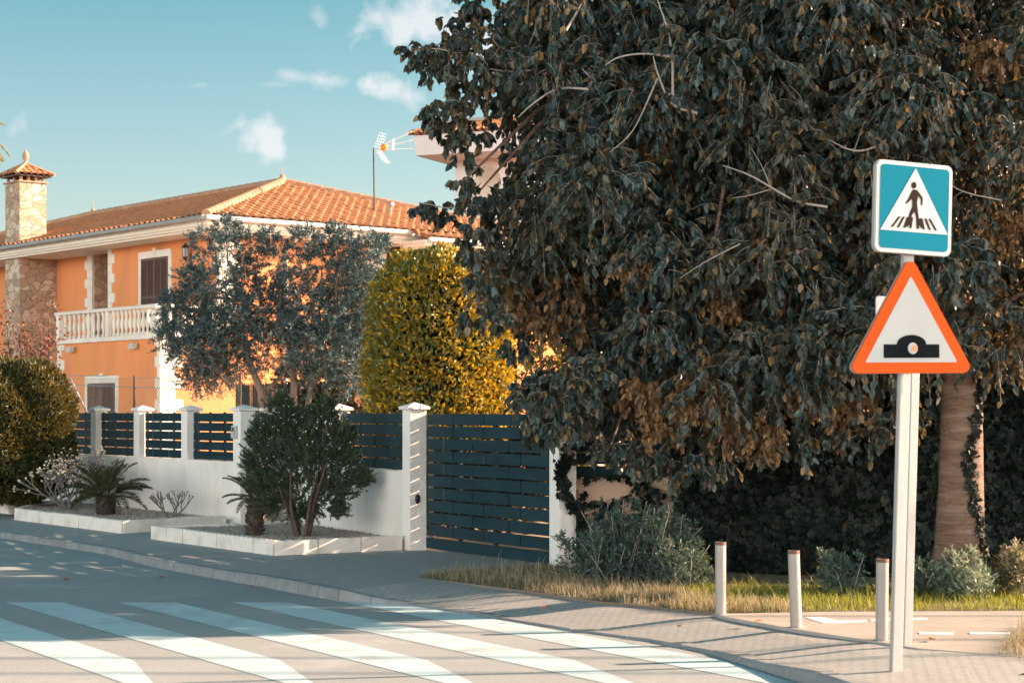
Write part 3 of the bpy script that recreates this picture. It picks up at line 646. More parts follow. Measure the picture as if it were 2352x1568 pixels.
# barrel tile surfaces: a = along the eave, b = up the slope; quad grid clipped to a polygon
def tile_slope(name, o, da, dn, slope, La, Lb, inside, parent, mat_=None, pitch=.27, row=.36, M=HM, amp=.088):
    na = int(La/pitch*8); nb = int(Lb/row); cs, sn = math.cos(slope), math.sin(slope)
    A = np.arange(na+1)*pitch/8; bs = []; zs = []
    for r in range(nb+1): bs += [r*row, (r+.97)*row]; zs += [.034, 0.0]
    bs = np.array(bs); zs = np.array(zs)
    AA, BB = np.meshgrid(A, bs, indexing='ij'); ph = 2*np.pi*AA/pitch
    c = np.cos(ph); hh = amp*np.sign(c)*np.abs(c)**.75*.5 + zs[None]
    rng_ = np.random.RandomState(5); jit = rng_.uniform(-.009, .009, size=(na//8+2, nb+1))
    col = ((AA/pitch + .5)//1).astype(int); hh = hh + jit[col, (np.arange(len(bs))//2)[None].repeat(na+1, 0)] * (c > 0)
    O = np.array(o); da = np.array(da); dn = np.array(dn)
    hor = BB*cs - hh*sn; z = BB*sn + hh*cs
    P = O + AA[..., None]*da + hor[..., None]*dn + np.stack([0*z, 0*z, z], -1)
    Pw = P.reshape(-1, 3) @ np.array(M.to_3x3()).T + np.array(M.translation)
    idx = np.arange(P.shape[0]*P.shape[1]).reshape(P.shape[:2])
    f = np.stack([idx[:-1,:-1], idx[1:,:-1], idx[1:,1:], idx[:-1,1:]], -1)
    ca = (AA[:-1,:-1] + AA[1:,1:])/2; cb_ = (BB[:-1,:-1] + BB[1:,1:])/2*cs
    f = f[inside(ca, cb_)].reshape(-1, 4)
    return link(name, np_mesh(name, Pw, f), mat_ or M_TILE, parent)
SH = 6.23; RZ = EZ + .05 + 1.83; SL = math.atan2(1.83, SH)
RL = 24.0; ov = 2*SH
# slope over the sunlit side (eave along local x), slope over the shaded side (eave along local y)
W2 = ov
tile_slope('roof_tiles', (0,0,EZ+.05), (1,0,0), (0,1,0), SL, W2, SH/math.cos(SL)+.2, lambda a, b: (b < a) & (b < W2 - a), house)
tile_slope('roof_tiles', (0,RL,EZ+.05), (0,-1,0), (1,0,0), SL, RL, SH/math.cos(SL)+.1, lambda a, b: (b < a) & (b < RL - a) & (b < SH), house)
# lower extension of the sunlit slope over the projecting part
ex = fx + .0
tile_slope('roof_tiles', (ex,-.75,EZ+.05-.75*math.tan(SL)), (1,0,0), (0,1,0), SL, W2-ex+2, 1.0/math.cos(SL), lambda a, b: b < .80, house)
tile_slope('roof_tiles', (W2-.6,-.75,EZ+.05-.75*math.tan(SL)), (1,0,0), (0,1,0), SL, 3, 4/math.cos(SL), lambda a, b: (b < 3.0 - a)|(a<0), house)
m = MB(HM); zr = EZ + .02                    # roof body under the tiles
m.add([(.05,.05,zr),(W2-.05,.05,zr),(W2-.05,RL-.05,zr),(.05,RL-.05,zr),(SH,SH,zr+1.80),(SH,RL-SH,zr+1.80)], [(0,1,4),(1,2,5,4),(2,3,5),(3,0,4,5),(0,3,2,1)])
m.build('roof_deck', M_TILE, house)
# ridge and hip tiles
def ridge(p, q, name='ridge', r=.115):
    p, q = Vector(p), Vector(q); L = (q-p).length; n = int(L/.38); mm = MB(HM)
    for i in range(n):
        a = p.lerp(q, i/n); b = p.lerp(q, (i+1.08)/n); mm.tube([a, b], [r*1.1, r*.92], 10)
    return mm.build(name, M_TILER, house)
zA = EZ + .05 + 1.83 + .05
ridge((.03,.03,EZ+.08), (SH,SH,zA)); ridge((W2-.03,.03,EZ+.08), (SH,SH,zA)); ridge((SH,RL-SH,zA), (SH,SH,zA)); ridge((.03,RL-.03,EZ+.08), (SH,RL-SH,zA))
for yy_, s in ((SH, 1.0), (RL-SH, .8)):
    mm = MB(HM); mm.lathe([(.17*s,-.05),(.14*s,.04),(.07*s,.08),(.08*s,.12),(.04*s,.16),(.010,.18),(.006,.40)], (SH, yy_, zA+.05), 12)
    mm.build('finial', M_TILER, house)
# chimney cap roof: four small tile slopes and a finial
cc = [(.16,yc0-.18),(cx1+.18,yc0-.18),(cx1+.18,yc1+.18),(.16,yc1+.18)]; zc = ctop+.212
hw = cx1+.18-.16; hd = yc1-yc0+.36
apz = .36
for (o_, da, dn, La, run) in (((.16,yc0-.18,zc),(1,0,0),(0,1,0),hw,hd/2), ((.16,yc1+.18,zc),(0,-1,0),(1,0,0),hd,hw/2), ((cx1+.18,yc1+.18,zc),(-1,0,0),(0,-1,0),hw,hd/2), ((cx1+.18,yc0-.18,zc),(0,1,0),(-1,0,0),hd,hw/2)):
    sl = math.atan2(apz, run)
    tile_slope('chimney_tiles', o_, da, dn, sl, La, run/math.cos(sl), (lambda La, run: (lambda a, b: (b*(La/2)/run <= a + .04) & (b*(La/2)/run <= La - a + .04)))(La, run), ch, pitch=.19, row=.2, amp=.05)
m = MB(HM)
for x, y in cc: m.tube([(x, y, zc+.03), (ccx, ccy, zc+apz+.03)], [.05, .04], 8)
m.build('chimney_hip', M_TILER, ch)
m = MB(HM); m.lathe([(.10,0),(.06,.05),(.045,.09),(.05,.12),(.08,.18),(.095,.25),(.08,.34),(.04,.41),(.01,.45)], (ccx, ccy, zc+apz-.03), 14); m.build('chimney_finial', M_TILER, ch)
# cornice, soffit and gutter: shaded side (runs along local y) and sunlit side
def cornice(x0, x1, y0, y1, side, z):
    mm = MB(HM)
    steps = [(.04, 1.02, -.06, 0), (.10, 1.02, -.16, -.062), (.16, 1.02, -.21, -.162), (.22, 1.02, -.262, -.212)]
    for a, b, za, zb_ in steps:
        if side == 'x': mm.box(x0 + a, x0 + b, y0 + a, y1, z+za, z+zb_)
        else: mm.box(x0 + a, x1, y0 + a + .0, y0 + b, z+za, z+zb_)
    return mm.build('cornice', M_TRIM, house)
mm = MB(HM)
for a, za, zb_ in ((.05,-.07,.0),(.10,-.16,-.072),(.15,-.215,-.162),(.22,-.27,-.217)):
    mm.box(a, 1.6, a, RL, EZ+za, EZ+zb_); mm.box(1.601, W2-.5, a, 1.1, EZ+za, EZ+zb_)
mm.build('cornice', M_TRIM, house)
ze = EZ - .75*math.tan(SL)
mm = MB(HM)
for a, za, zb_ in ((-.72,-.07,.0),(-.67,-.16,-.072),(-.6,-.23,-.162)): mm.box(ex + (a+.72), W2+1.6, a, .3, ze+za, ze+zb_)
mm.build('cornice', M_TRIM, house)
def gutter(p, q, name='gutter', mt=None):
    p, q = Vector(p), Vector(q); mm = MB(HM); mm.tube([p, q], .062, 10)
    n = int((q-p).length/.9); d = (q-p).normalized()
    for i in range(n+1): c = p + d*(.3 + i*.9); mm.tube([c, c + d*.03], .072, 10)
    return mm.build(name, mt or M_GUT, house)
M_GUTW = mat('gutter_white', (.66,.62,.58), .5, .05)
gutter((-.05, 0, EZ+.005), (-.05, RL, EZ+.005)); gutter((-.0,-.05,EZ+.005), (ex+.1,-.05,EZ+.005), mt=M_GUTW); gutter((ex+.1,-.80,ze), (W2+1.6,-.80,ze), mt=M_GUTW)
# brackets under the sunlit eave
mm = MB(HM)
for i in range(40):
    x = .6 + i*.32
    if x < ex: mm.box(x, x+.09, .30, .98, EZ-.32, EZ-.272)
    elif x < W2+1: mm.box(x, x+.09, -.55, .18, ze-.29, ze-.232)
mm.build('eave_bracket', M_TRIM, house)
m = MB(HM); m.tube([(fx-.5, .9, .3), (fx-.5, .9, EZ-.6), (fx-.5,.05,EZ-.15)], .05, 10); m.build('downpipe', M_GUTW, house)
xd, _ = ony(513, .93)
m = MB(HM); m.tube([(2.9,.93,.3),(2.9,.93,EZ-.6),(2.9,.05,EZ-.1)], .05, 10); m.build('downpipe', M_GUTW, house)
# windows
def window(lx, xl, xr, ytop, zbot, fw_=.15, key=True):
    ya, t = onx(xr, lx); yb, t2 = onx(xl, lx); zt = zx(ytop, (t+t2)/2)
    m = MB(HM)
    m.box(lx-.03, lx+.02, ya-fw_, ya, zbot, zt+.0); m.box(lx-.03, lx+.02, yb, yb+fw_, zbot, zt+.0); m.box(lx-.032, lx+.02, ya-fw_-.0, yb+fw_+.0, zt+.002, zt+fw_*1.25)
    ym = (ya+yb)/2
    if key: m.box(lx-.045, lx+.02, ym-.08, ym+.08, zt+.01, zt+fw_*1.25+.07)
    f = bevel(m.build('window_frame', M_QUOIN, house), .006, 1)
    wn = MB(HM); wn.box(lx-.004, lx+.01, ya, yb, zbot, zt); win = wn.build('window', M_BLACK, house)
    for s in (0, 1):
        a, b = (ya+.01, ym-.006) if s == 0 else (ym+.006, yb-.01); mm = MB(HM)
        mm.box(lx-.04, lx-.006, a, a+.045, zbot+.01, zt-.01); mm.box(lx-.04, lx-.006, b-.045, b, zbot+.01, zt-.01)
        mid = (a+b)/2; mm.box(lx-.038, lx-.008, mid-.02, mid+.02, zbot+.02, zt-.02)
        for z in (zbot+.01, zt-.07, (zbot+zt)/2): mm.box(lx-.039, lx-.007, a+.046, b-.046, z, z+.06)
        z = zbot + .075
        while z < zt - .09:
            for (u, v_) in ((a+.047, mid-.021), (mid+.021, b-.047)):
                mm.add([(lx-.034,u,z),(lx-.034,v_,z),(lx-.010,v_,z+.035),(lx-.010,u,z+.035),(lx-.030,u,z-.008),(lx-.030,v_,z-.008),(lx-.006,v_,z+.027),(lx-.006,u,z+.027)], [(0,1,2,3),(7,6,5,4),(0,4,5,1),(1,5,6,2),(2,6,7,3),(3,7,4,0)])
            z += .052
        mm.build('shutter', M_SHUT, win)
window(1.0, 326, 388, 592, 3.73)
window(-.66, 203, 266, 880, 1.05)
# sunlit side windows hidden partly by the olive tree
# wall lantern
yl, tl = onx(438, 1.0); zl = zx(580, tl)
m = MB(HM); m.box(.985, 1.0, yl-.05, yl+.05, zl-.24, zl-.02); m.tube([(.99,yl,zl-.16),(.85,yl,zl-.22),(.84,yl,zl-.17)], .014, 6)
m.lathe([(.02,-.06),(.05,-.03),(.075,0),(.05,.012),(.085,.02)], (.84, yl, zl-.14), 8)
lan = m.build('wall_lantern', M_BLACK, house)
m = MB(HM); m.lathe([(.07,0),(.09,.22)], (.84, yl, zl-.118), 6, smooth=False); m.build('lantern_glass', mat('lantern_glass', (.30,.40,.42), .15, .05, 2, 0), lan)
m = MB(HM); m.lathe([(.11,0),(.06,.07),(.02,.10),(.008,.14)], (.84, yl, zl+.104), 6, smooth=False)
for k in range(6): a = k*math.pi/3; m.tube([(.84+.07*math.cos(a), yl+.07*math.sin(a), zl-.118), (.84+.092*math.cos(a), yl+.092*math.sin(a), zl+.105)], .006, 4)
m.build('lantern_cap', M_BLACK, lan)
for px in (171, 315):
    yf, tf = onx(px, -.66); zf = 3.42
    m = MB(HM); m.box(-.70, -.66, yf-.03, yf+.03, zf, zf+.05); m.add([(-.72,yf-.11,zf-.02),(-.72,yf+.11,zf-.02),(-.86,yf+.11,zf-.05),(-.86,yf-.11,zf-.05),(-.72,yf-.11,zf+.10),(-.72,yf+.11,zf+.10),(-.84,yf+.11,zf+.09),(-.84,yf-.11,zf+.09)], [(0,3,2,1),(4,5,6,7),(0,1,5,4),(1,2,6,5),(2,3,7,6),(3,0,4,7)])
    m.build('floodlight', mat('floodlight_grey', (.5,.47,.43), .5, .05), house)
# rooftop vent pipe
m = MB(HM); xr_, tr_ = ony(895, 2.4); m.tube([(xr_,2.4,EZ+.5),(xr_,2.4,EZ+1.0),(xr_,2.25,EZ+1.03)], .055, 10); m.build('roof_vent', M_GUT, house)

# ------------------------------------------------------------------ television antenna on the roof
b0 = at(861, 500, 51.5); an = empty('tv_antenna', b0, 0, 'tall television antenna on a dark mast above the tiled roof', 'antenna')
tp = at(858, 341, 51.5); m = MB(); m.tube([b0 - V(0,0,.5), tp], [.028, .022], 8); m.build('mast', M_BLACK, an)
M_AL = mat('aluminium', (.72,.74,.75), .4, .05, metal=.3)
hub = at(866, 343, 51.5); end = at(945, 322, 50.3)
ax = (end - hub).normalized(); up = V(0,0,1); sd = ax.cross(up).normalized(); 
m = MB()
for off in (-.12, 0, .12): m.tube([hub + V(0,0,off*.3), hub + ax*1.6 + V(0,0,off*1.9)], .009, 5)
for k in range(15):
    c = hub + ax*(.40 + k*.08)
    for off in (-.12, 0, .12):
        q = c + V(0,0,off*(.3+1.6*(c-hub).length/1.6)); m.tube([q - sd*.05, q + sd*.05], .005, 4)
m.tube([hub + ax*.72 + V(0,0,-.14), hub + ax*.74 + V(0,0,.16)], .03, 6)
m.build('boom', M_AL, an)
m = MB()
for s, e0 in ((1, at(880,307,51.5)), (-1, at(888,373,51.5))):
    base = hub + ax*.02; v_ = (e0 - base); 
    for t in (0,.2,.4,.6,.8,1.0): c = base + v_*(.12+.88*t); m.tube([c - ax.cross(v_).normalized()*.001 - sd*.16 - ax*.06, c + sd*.16 + ax*.06], .0035, 4)
    for k in (-1,-.3,.3,1): m.tube([base + v_*.12 + (sd*.16+ax*.06)*k, base + v_ + (sd*.16+ax*.06)*k], .0035, 4)
m.build('reflector_grid', M_AL, an)
m = MB(Matrix.Translation(hub + ax*.33)); m.lathe([(.03,-.10),(.09,-.07),(.10,0),(.09,.07),(.03,.10)], (0,0,0), 10); m.build('dipole_box', mat('orange_plastic', (.75,.22,.03), .5, .05), an)

# ------------------------------------------------------------------ white house behind the tree
wh = empty('white_house', (1.0, 60, 0), 0, 'white rendered house with an arched opening, mostly hidden behind the big tree', 'house')
YW = 60; pw = YW/F
def wx(x): return (x-CX)*pw
def wz(y): return H + (HOR-y)*pw
WMx = Matrix.Translation((wx(1045), YW, 0)) @ Matrix.Rotation(R(-24), 4, 'Z')
m = MB(WMx)                                   # local x right, y away; front wall with an arched opening
ac, ar, a0 = 1.15, .45, wz(470)
topw = wz(352)
ztop = wz(385)
arch = [(ac + ar*math.cos(t), ztop - ar + ar*math.sin(t)) for t in np.linspace(0, math.pi, 13)]
poly = [(0, 0), (0, topw), (6, topw), (6, 0), (ac+ar, 0), (ac+ar, a0)] 
m.box(0, ac-ar, 0, .3, 0, topw); m.box(ac+ar, 6, 0, .3, 0, topw); m.box(ac-ar, ac+ar, 0, .3, 0, a0)
top = [(ac-ar, topw)] + [(ac-ar, ztop-ar)] + arch[::-1][1:] + [(ac+ar, topw)]
m.extr(top, 0, .3)
m.box(0, .3, .3, 5, 0, topw); m.box(.3, 6, 4.7, 5, 0, topw)
m.build('wall', M_WHITEB, wh)
m = MB(WMx); m.box(.3, 6, .3, 4.7, topw-.2, topw-.05); m.build('ceiling', M_WHITEB, wh)
WMe = Matrix.Translation((wx(958), YW-1.2, 0)) @ Matrix.Rotation(R(-24), 4, 'Z')
m = MB(WMe); zt = wz(330)
m.add([(0,0,zt-.55),(6,0,zt-.55),(6,3,zt-.55),(.0,3,zt-.55),(-.06,0,zt+.08),(6,0,zt+.08),(6,3,zt+.9),(-.06,3,zt+.9)], [(0,3,2,1),(4,5,6,7),(0,1,5,4),(1,2,6,5),(2,3,7,6),(3,0,4,7)])
m.build('eave_box', M_WHITEB, wh)
tile_slope('roof_tiles', (-.25,-.15,zt+.10), (1,0,0), (0,1,0), R(15), 6, 3, lambda a, b: a > -1, wh, pitch=.24, row=.4, M=WMe, amp=.13)
m = MB(WMe); m.box(-.1, 2.2, .6, .72, zt+.52, zt+.62); m.build('roof_beam', M_GUT, wh)

# ------------------------------------------------------------------ road signs
def rrect(w_, h_, r, n=6):
    o = []
    for cx_, cy_, a in ((w_/2-r, h_/2-r, 0), (-w_/2+r, h_/2-r, 90), (-w_/2+r, -h_/2+r, 180), (w_/2-r, -h_/2+r, 270)):
        for k in range(n+1): t = R(a + 90*k/n); o.append((cx_ + r*math.cos(t), cy_ + r*math.sin(t)))
    return o
def rtri(side, r, n=6):
    h = side*math.sqrt(3)/2; vs = [(0, h*2/3), (-side/2, -h/3), (side/2, -h/3)]; o = []
    for (x, y), a in zip(vs, (30, 150, 270)):
        L = math.hypot(x, y); c = (x*(1 - 2*r/L), y*(1 - 2*r/L))
        for k in range(n+1): t = R(a + 120*k/n); o.append((c[0] + r*math.cos(t), c[1] + r*math.sin(t)))
    return o
SD = 12.4
sp = at(2056, 1535, SD); 
ts = empty('traffic_sign', (sp.x, sp.y, .10), 0, 'front metal post with blue pedestrian crossing sign above orange bordered speed hump triangle', 'traffic sign')
lean = (at(2086, 480, SD) - at(2056, 1535, SD)).x / (at(2086, 480, SD) - at(2056, 1535, SD)).z
def postM(p, ang): return Matrix.Translation(Vector((p.x, p.y, 0))) @ Matrix(((1,0,lean,0),(0,1,0,0),(0,0,1,0),(0,0,0,1))) @ Matrix.Rotation(R(ang), 4, 'Z')
PM = postM(sp, 24)
m = MB(PM); m.box(-.041, .041, -.02, .02, .02, 3.40); bevel(m.build('post', M_GALV, ts), .006)
m = MB(PM); m.box(-.038, .038, -.017, .017, 3.4005, 3.408); m.build('post_cap', M_BLACK, ts)
def signM(x, y, yaw, roll, off=-.05):
    p = at(x, y, SD); return Matrix.Translation(Vector((p.x, p.y + off, p.z))) @ Matrix.Rotation(R(yaw), 4, 'Z') @ Matrix.Rotation(R(roll), 4, 'Y') @ Matrix.Rotation(R(90), 4, 'X')
# sign plane: x right, y up, z towards the viewer
def lay(M, poly, z, mt, name, parent, th=.0016): return MB(M).prism(poly, z, z + th).build(name, mt, parent)
M = signM(2092, 481, 24, 1.6)
sq = lay(M, rrect(.60, .60, .045), -.0, M_SWHITE, 'crossing_sign', ts, .022)
m = MB(M @ Matrix.Translation((0,0,-.02))); m.prism(rrect(.606, .606, .048), 0, .019); m.build('sign_back', M_GALV, sq)
lay(M, rrect(.548, .548, .03), .023, M_SBLUE, 'blue_field', sq)
lay(M, [(-.268,-.158),(.268,-.158),(0,.262)], .0255, M_SWHITE, 'white_triangle', sq)
fig = MB(M); z0, z1 = .028, .0295
def fp(poly): fig.prism(poly, z0, z1)
fp([(.0 - .012 + .020*math.cos(t), .150 + .023*math.sin(t)) for t in np.linspace(0, 2*math.pi, 17)[:-1]])
def limb(a, b, wa, wb):
    a = Vector(a); b = Vector(b); d = (b-a).normalized(); n = Vector((-d.y, d.x)); fp([tuple(a+n*wa/2), tuple(a-n*wa/2), tuple(b-n*wb/2), tuple(b+n*wb/2)][::-1])
# figure drawn as one outline (walking man, arms swinging)
fp([(-.020,.122),(.012,.122),(.036,.100),(.062,.070),(.058,.025),(.046,.022),(.044,.062),(.022,.082),(.016,.030),(.022,-.005),(.034,-.065),(.016,-.070),(-.004,-.022),(-.022,-.048),(-.028,-.070),(-.052,-.066),(-.040,-.030),(-.022,.008),(-.024,.052),(-.030,.060),(-.046,.040),(-.068,.022),(-.074,.032),(-.052,.062),(-.034,.100)])
f1 = fig.build('walking_figure', M_SBROWN, sq)
st = MB(M)
for i, x in enumerate((-.130,-.094,-.058,-.022,.022,.058,.094,.130)):
    k = x*.12; st.prism([(x-.010-k*.9+x*.02,-.062),(x-.012+x*.35,-.135),(x+.006+x*.35,-.135),(x+.008-k*.9+x*.02,-.062)], z0, z1)
st.prism([(-.058,-.066),(-.030,-.066),(-.026,-.090),(-.034,-.126),(-.046,-.112),(-.058,-.130),(-.066,-.126)], z0+.001, z1+.001)
st.prism([(.018,-.066),(.042,-.066),(.064,-.126),(.052,-.130),(.040,-.112),(.024,-.128),(.018,-.110)], z0+.001, z1+.001)
st.build('zebra_bars', M_SBROWN, sq)
M = signM(2086, 767, 13, -.5)
T = rtri(.90, .045)
tri = lay(M, T, 0, M_SORANGE, 'hump_sign', ts, .022)
m = MB(M @ Matrix.Translation((0,0,-.02))); m.prism(rtri(.906, .046), 0, .019); m.build('sign_back', M_GALV, tri)
lay(M, rtri(.655, .006, 2), .0226, M_SWHITE, 'white_field', tri)
hp = [(-.198,-.160),(.198,-.160),(.198,-.070),(.105,-.070)] + [(.105*math.cos(t)*1.0, -.070 + .062*math.sin(t)) for t in np.linspace(.25, math.pi-.25, 12)] + [(-.105,-.070),(-.198,-.070)]
lay(M, hp, .0248, M_SBLACK, 'hump_symbol', tri)
lay(M, [(.008+.035*math.cos(t), -.097+.038*math.sin(t)) for t in np.linspace(0, 2*math.pi, 17)[:-1]], .0268, M_SWHITE, 'sticker', tri)
lay(M, [(.018+.020*math.cos(t), -.099+.022*math.sin(t)) for t in np.linspace(0, 2*math.pi, 13)[:-1]], .0288, mat('sticker_orange', (.75,.25,.12), .5, .2, 60, 0), 'sticker_mark', tri)
for dz in (.17, -.17):
    for (sx, sy, par) in ((2092, 481, sq), (2086, 767, tri)):
        pp = at(sx, sy, SD); m = MB(PM); m.box(-.055, .055, -.045, .028, pp.z + dz - .02, pp.z + dz + .02); m.build('clamp', M_GALV, par)
# second post behind, carrying a small panel seen from the back
SD2 = 13.64; s2 = at(2081, 1482, SD2)
t2 = empty('sign_post', (s2.x, s2.y, .12), 0, 'second metal post standing close behind the sign post, with small panel seen from behind', 'sign post')
PM2 = postM(s2, 24); m = MB(PM2); m.box(-.036, .036, -.02, .02, .05, 2.78); bevel(m.build('post', M_GALV, t2), .006)
m = MB(Matrix.Translation(at(2048, 712, SD2) + V(0,-.06,0)) @ Matrix.Rotation(R(20), 4, 'Z') @ Matrix.Rotation(R(90), 4, 'X')); m.prism(rrect(.30, .19, .02), 0, .012)
m.build('panel', M_GALV, t2)

# ------------------------------------------------------------------ bollards
bd = [(1655,1411,0.0,'straight steel bollard with rusty rim, nearest the leafy shrub, leftmost of three'),(1829,1441,-.035,'slightly tilted steel bollard with rusty rim, middle of three'),(2025,1471,.01,'steel bollard with rusty rim beside the sign post, rightmost of three')]
c0 = G(*bd[0][:2])
bo = empty('bollard', c0, 0, bd[0][3], 'bollard', 'steel bollards along the pavement')
m = MB(); m.tube([c0 - V(0,0,.1), c0 + V(0,0,.600)], .046, 24, cap=False); m.lathe([(.0455,.598),(.040,.606),(.02,.607)], c0, 24); m.build('tube', M_BOLL, bo)
m = MB(); m.lathe([(.0475,.585),(.0485,.592),(.0485,.604),(.0465,.611),(.042,.612),(.040,.600)], c0, 24); m.build('rim', M_RUST, bo)
m = MB(); m.lathe([(.060,-.01),(.058,.006),(.047,.012)], c0, 20); m.build('base_collar', M_KERB, bo)
for x, y, ln, lb in bd[1:]:
    r = bo.copy(); COL.objects.link(r); r.location = G(x, y); r.rotation_euler = (0, ln, 0); r['label'] = lb
    for ch in list(bo.children): q = ch.copy(); COL.objects.link(q); q.parent = r

# ------------------------------------------------------------------ plants
M_CYC = leafmat('cycad_leaf', [(0,(.030,.040,.016)),(1,(.085,.065,.018)),(.5,(.045,.052,.02))], .12, (.3,.22,.04), .4)
M_CYT = mat('cycad_trunk', (.075,.055,.042), .95, .4, 22, 1, 40, dist=.03)
def cycad(px, py, z, label, th, tr, fl, nf, seed, amin=0, amax=6.283):
    rng = np.random.RandomState(seed); c = G(px, py, z); e = empty('cycad', c, 0, label, 'cycad palm')
    m = MB(); m.lathe([(tr*.9,-.1),(tr*.95,0),(tr,th*.5),(tr*.95,th*.85),(tr*.6,th*1.05)], c, 14)
    for i in range(170):                        # old leaf bases
        a = rng.rand()*6.28; zz = rng.rand()*th; o = c + V(math.cos(a)*tr*.93, math.sin(a)*tr*.93, zz); d = V(math.cos(a), math.sin(a), .7+.3*rng.rand())
        m.tube([o, o + d*.035], [.016, .006], 4)
    m.build('trunk', M_CYT, e)
    top = c + V(0,0,th); P, D, L_, stems = [], [], [], []
    for f in range(nf):
        a = amin + (amax-amin)*((f*.618) % 1) + rng.uniform(-.1,.1); el = R(rng.uniform(8, 82)) if f % 4 else R(rng.uniform(-12, 25)); L = fl*rng.uniform(.8,1.1)*(1.0 if el < 1.1 else .85)
        h_ = np.array([math.cos(a), math.sin(a), 0]); k = 16; s = np.linspace(0, 1, k); ang = el - s**1.6*R(rng.uniform(28, 50))
        seg = np.stack([np.cos(ang)*h_[0], np.cos(ang)*h_[1], np.sin(ang)], 1)*L/(k-1); path = np.array(top) + h_*tr*.3 + np.cumsum(seg, 0)
        stems.append(path); t = unit(seg); side = np.cross(t, [0,0,1]); side = unit(side); nrm = np.cross(side, t)
        for q in np.linspace(.16, 1, 58):
            i = min(int(q*(k-1)), k-2); fr = q*(k-1) - i; p = path[i]*(1-fr) + path[i+1]*fr; ll = .115*fl/.62*(math.sin(math.pi*min(1, q*.86+.12))**.6)
            for sg in (1, -1): P.append(p); D.append(side[i]*sg*.8 + t[i]*.62 + nrm[i]*.42); L_.append(ll*rng.uniform(.9,1.08))
    link('fronds', blade_mesh('fronds', np.array(P), np.array(D), np.array(L_), .008*fl/.62, rng), M_CYC, e)
    st_ = np.array(stems); link('frond_stems', np_tubes('frond_stems', st_, np.full(st_.shape[:2], .005)), M_CYC, e)
    return e
cycad(243, 1183, .25, 'cycad palm with wide dark fronds in the left planter', .30, .125, .66, 42, 11)
cycad(586, 1230, .25, 'smaller cycad palm with shaggy dark trunk, left of the conifer shrub', .46, .10, .42, 24, 12)

# bare branching shrubs with pale knobby tips
def forked(px, py, z, label, depth, L0, rad, seed, spread, n0, mt, tipm, tipr, name, Y=None):
    rng = random.Random(seed); c = G(px, py, z); e = empty(name, c, 0, label, 'shrub'); m = MB(); t = MB(); nt_ = [0]
    def grow(p, d, L, r, k):
        q = p + d*L; mid = p.lerp(q, .5) + V(rng.uniform(-1,1), rng.uniform(-1,1), .5)*L*.09
        m.tube([p, mid, q], [r, r*.9, r*.78], 6)
        if k == 0 or (k < depth-1 and rng.random() < .12):
            t_ = t if tipr > .015 else MB()
            t_.lathe([(r*.5,-tipr*.3),(tipr,tipr*.2),(tipr*1.05,tipr*.7),(tipr*.4,tipr*1.2)], q, 7)
            if t_ is not t: t_.build('branch_tip', tipm, e)
            return
        for i in range(2 if rng.random() < .75 else 3):
            nd = (d + V(rng.gauss(0,1), rng.gauss(0,1), rng.gauss(.25,.6))*spread).normalized(); grow(q, nd, L*rng.uniform(.68,.95), r*.76, k-1)
    for i in range(n0):
        a = i*6.28/n0 + rng.uniform(-.4,.4); grow(c + V(math.cos(a), math.sin(a), 0)*.05, V(math.cos(a)*.75, math.sin(a)*.75, rng.uniform(.5,1.2)).normalized(), L0, rad, depth)
    m.build('branches', mt, e)
    if t.v: tag(t.build('branch_tips', tipm, e), kind='stuff')
    return e
M_TIPS = mat('pale_bud', (.62,.50,.34), .8, .15, 20, 0); M_TIPD = mat('brown_bud', (.20,.13,.10), .85, .2, 20, 0)
M_FRB = mat('shrub_bark', (.19,.165,.15), .8, .2, 8, .3, 40)
forked(163, 1172, .25, 'large bare shrub with grey forking stems and pale knobby tips, left of the cycad', 5, .25, .021, 5, .46, 9, M_FRB, M_TIPS, .017, 'bare_shrub')
forked(394, 1189, .25, 'small bare shrub with thick forking stems and brown tips, against the white wall', 3, .145, .015, 9, .33, 5, M_FRB, M_TIPD, .012, 'bare_shrub')
# tree stump
c = G(66, 1156, .25); e = empty('tree_stump', c, 0, 'dark cut tree stump at the foot of the dense hedge', 'stump'); m = MB(); m.lathe([(.075,-.1),(.066,.1),(.062,.28),(.055,.285)], c, 12); m.build('stump', M_CYT, e)

# generic: leafy twigs through ellipsoid clumps
def twig_leaves(rng, C, Rd, per, m_, tl, droop, jit, hang=.0, up=.0, shell=.55):
    """C (k,3) centres, Rd (k,3) radii; returns leaf points/directions/normals and twig paths"""
    k = len(C); cnt = np.maximum(5, (per*np.minimum(1, (Rd[:,0]/.40)**1.5)).astype(int)); ci = np.repeat(np.arange(k), cnt); n = len(ci)
    s = sphere_pts(rng, n); rr = (shell + (1-shell)*rng.rand(n, 1)**.6); st_ = C[ci] + s*Rd[ci]*rr*.8
    d = unit(s + rng.normal(size=(n,3))*.55 + np.array([0,0,up])); L = tl*rng.uniform(.6,1.25,size=(n,1))*np.clip(Rd[ci][:,:1]/.42, .3, 1)
    t = np.linspace(0, 1, 5)[None,:,None]
    path = st_[:,None] + d[:,None]*L[:,None]*t + np.array([0,0,-1.])*droop*L[:,None]*t**2
    q = rng.uniform(.12, 1, size=(n, m_)); i = np.minimum((q*4).astype(int), 3); fr = (q*4 - i)[...,None]
    idx = np.arange(n)[:,None]; P = path[idx, i]*(1-fr) + path[idx, i+1]*fr; tg = unit(path[idx, i+1] - path[idx, i])
    D = unit(tg*.5 + rng.normal(size=P.shape)*jit + np.array([0,0,-1.])*hang)
    Nn = unit(rng.normal(size=P.shape) + s[:,None]*.8)
    return P.reshape(-1,3), D.reshape(-1,3), Nn.reshape(-1,3), path

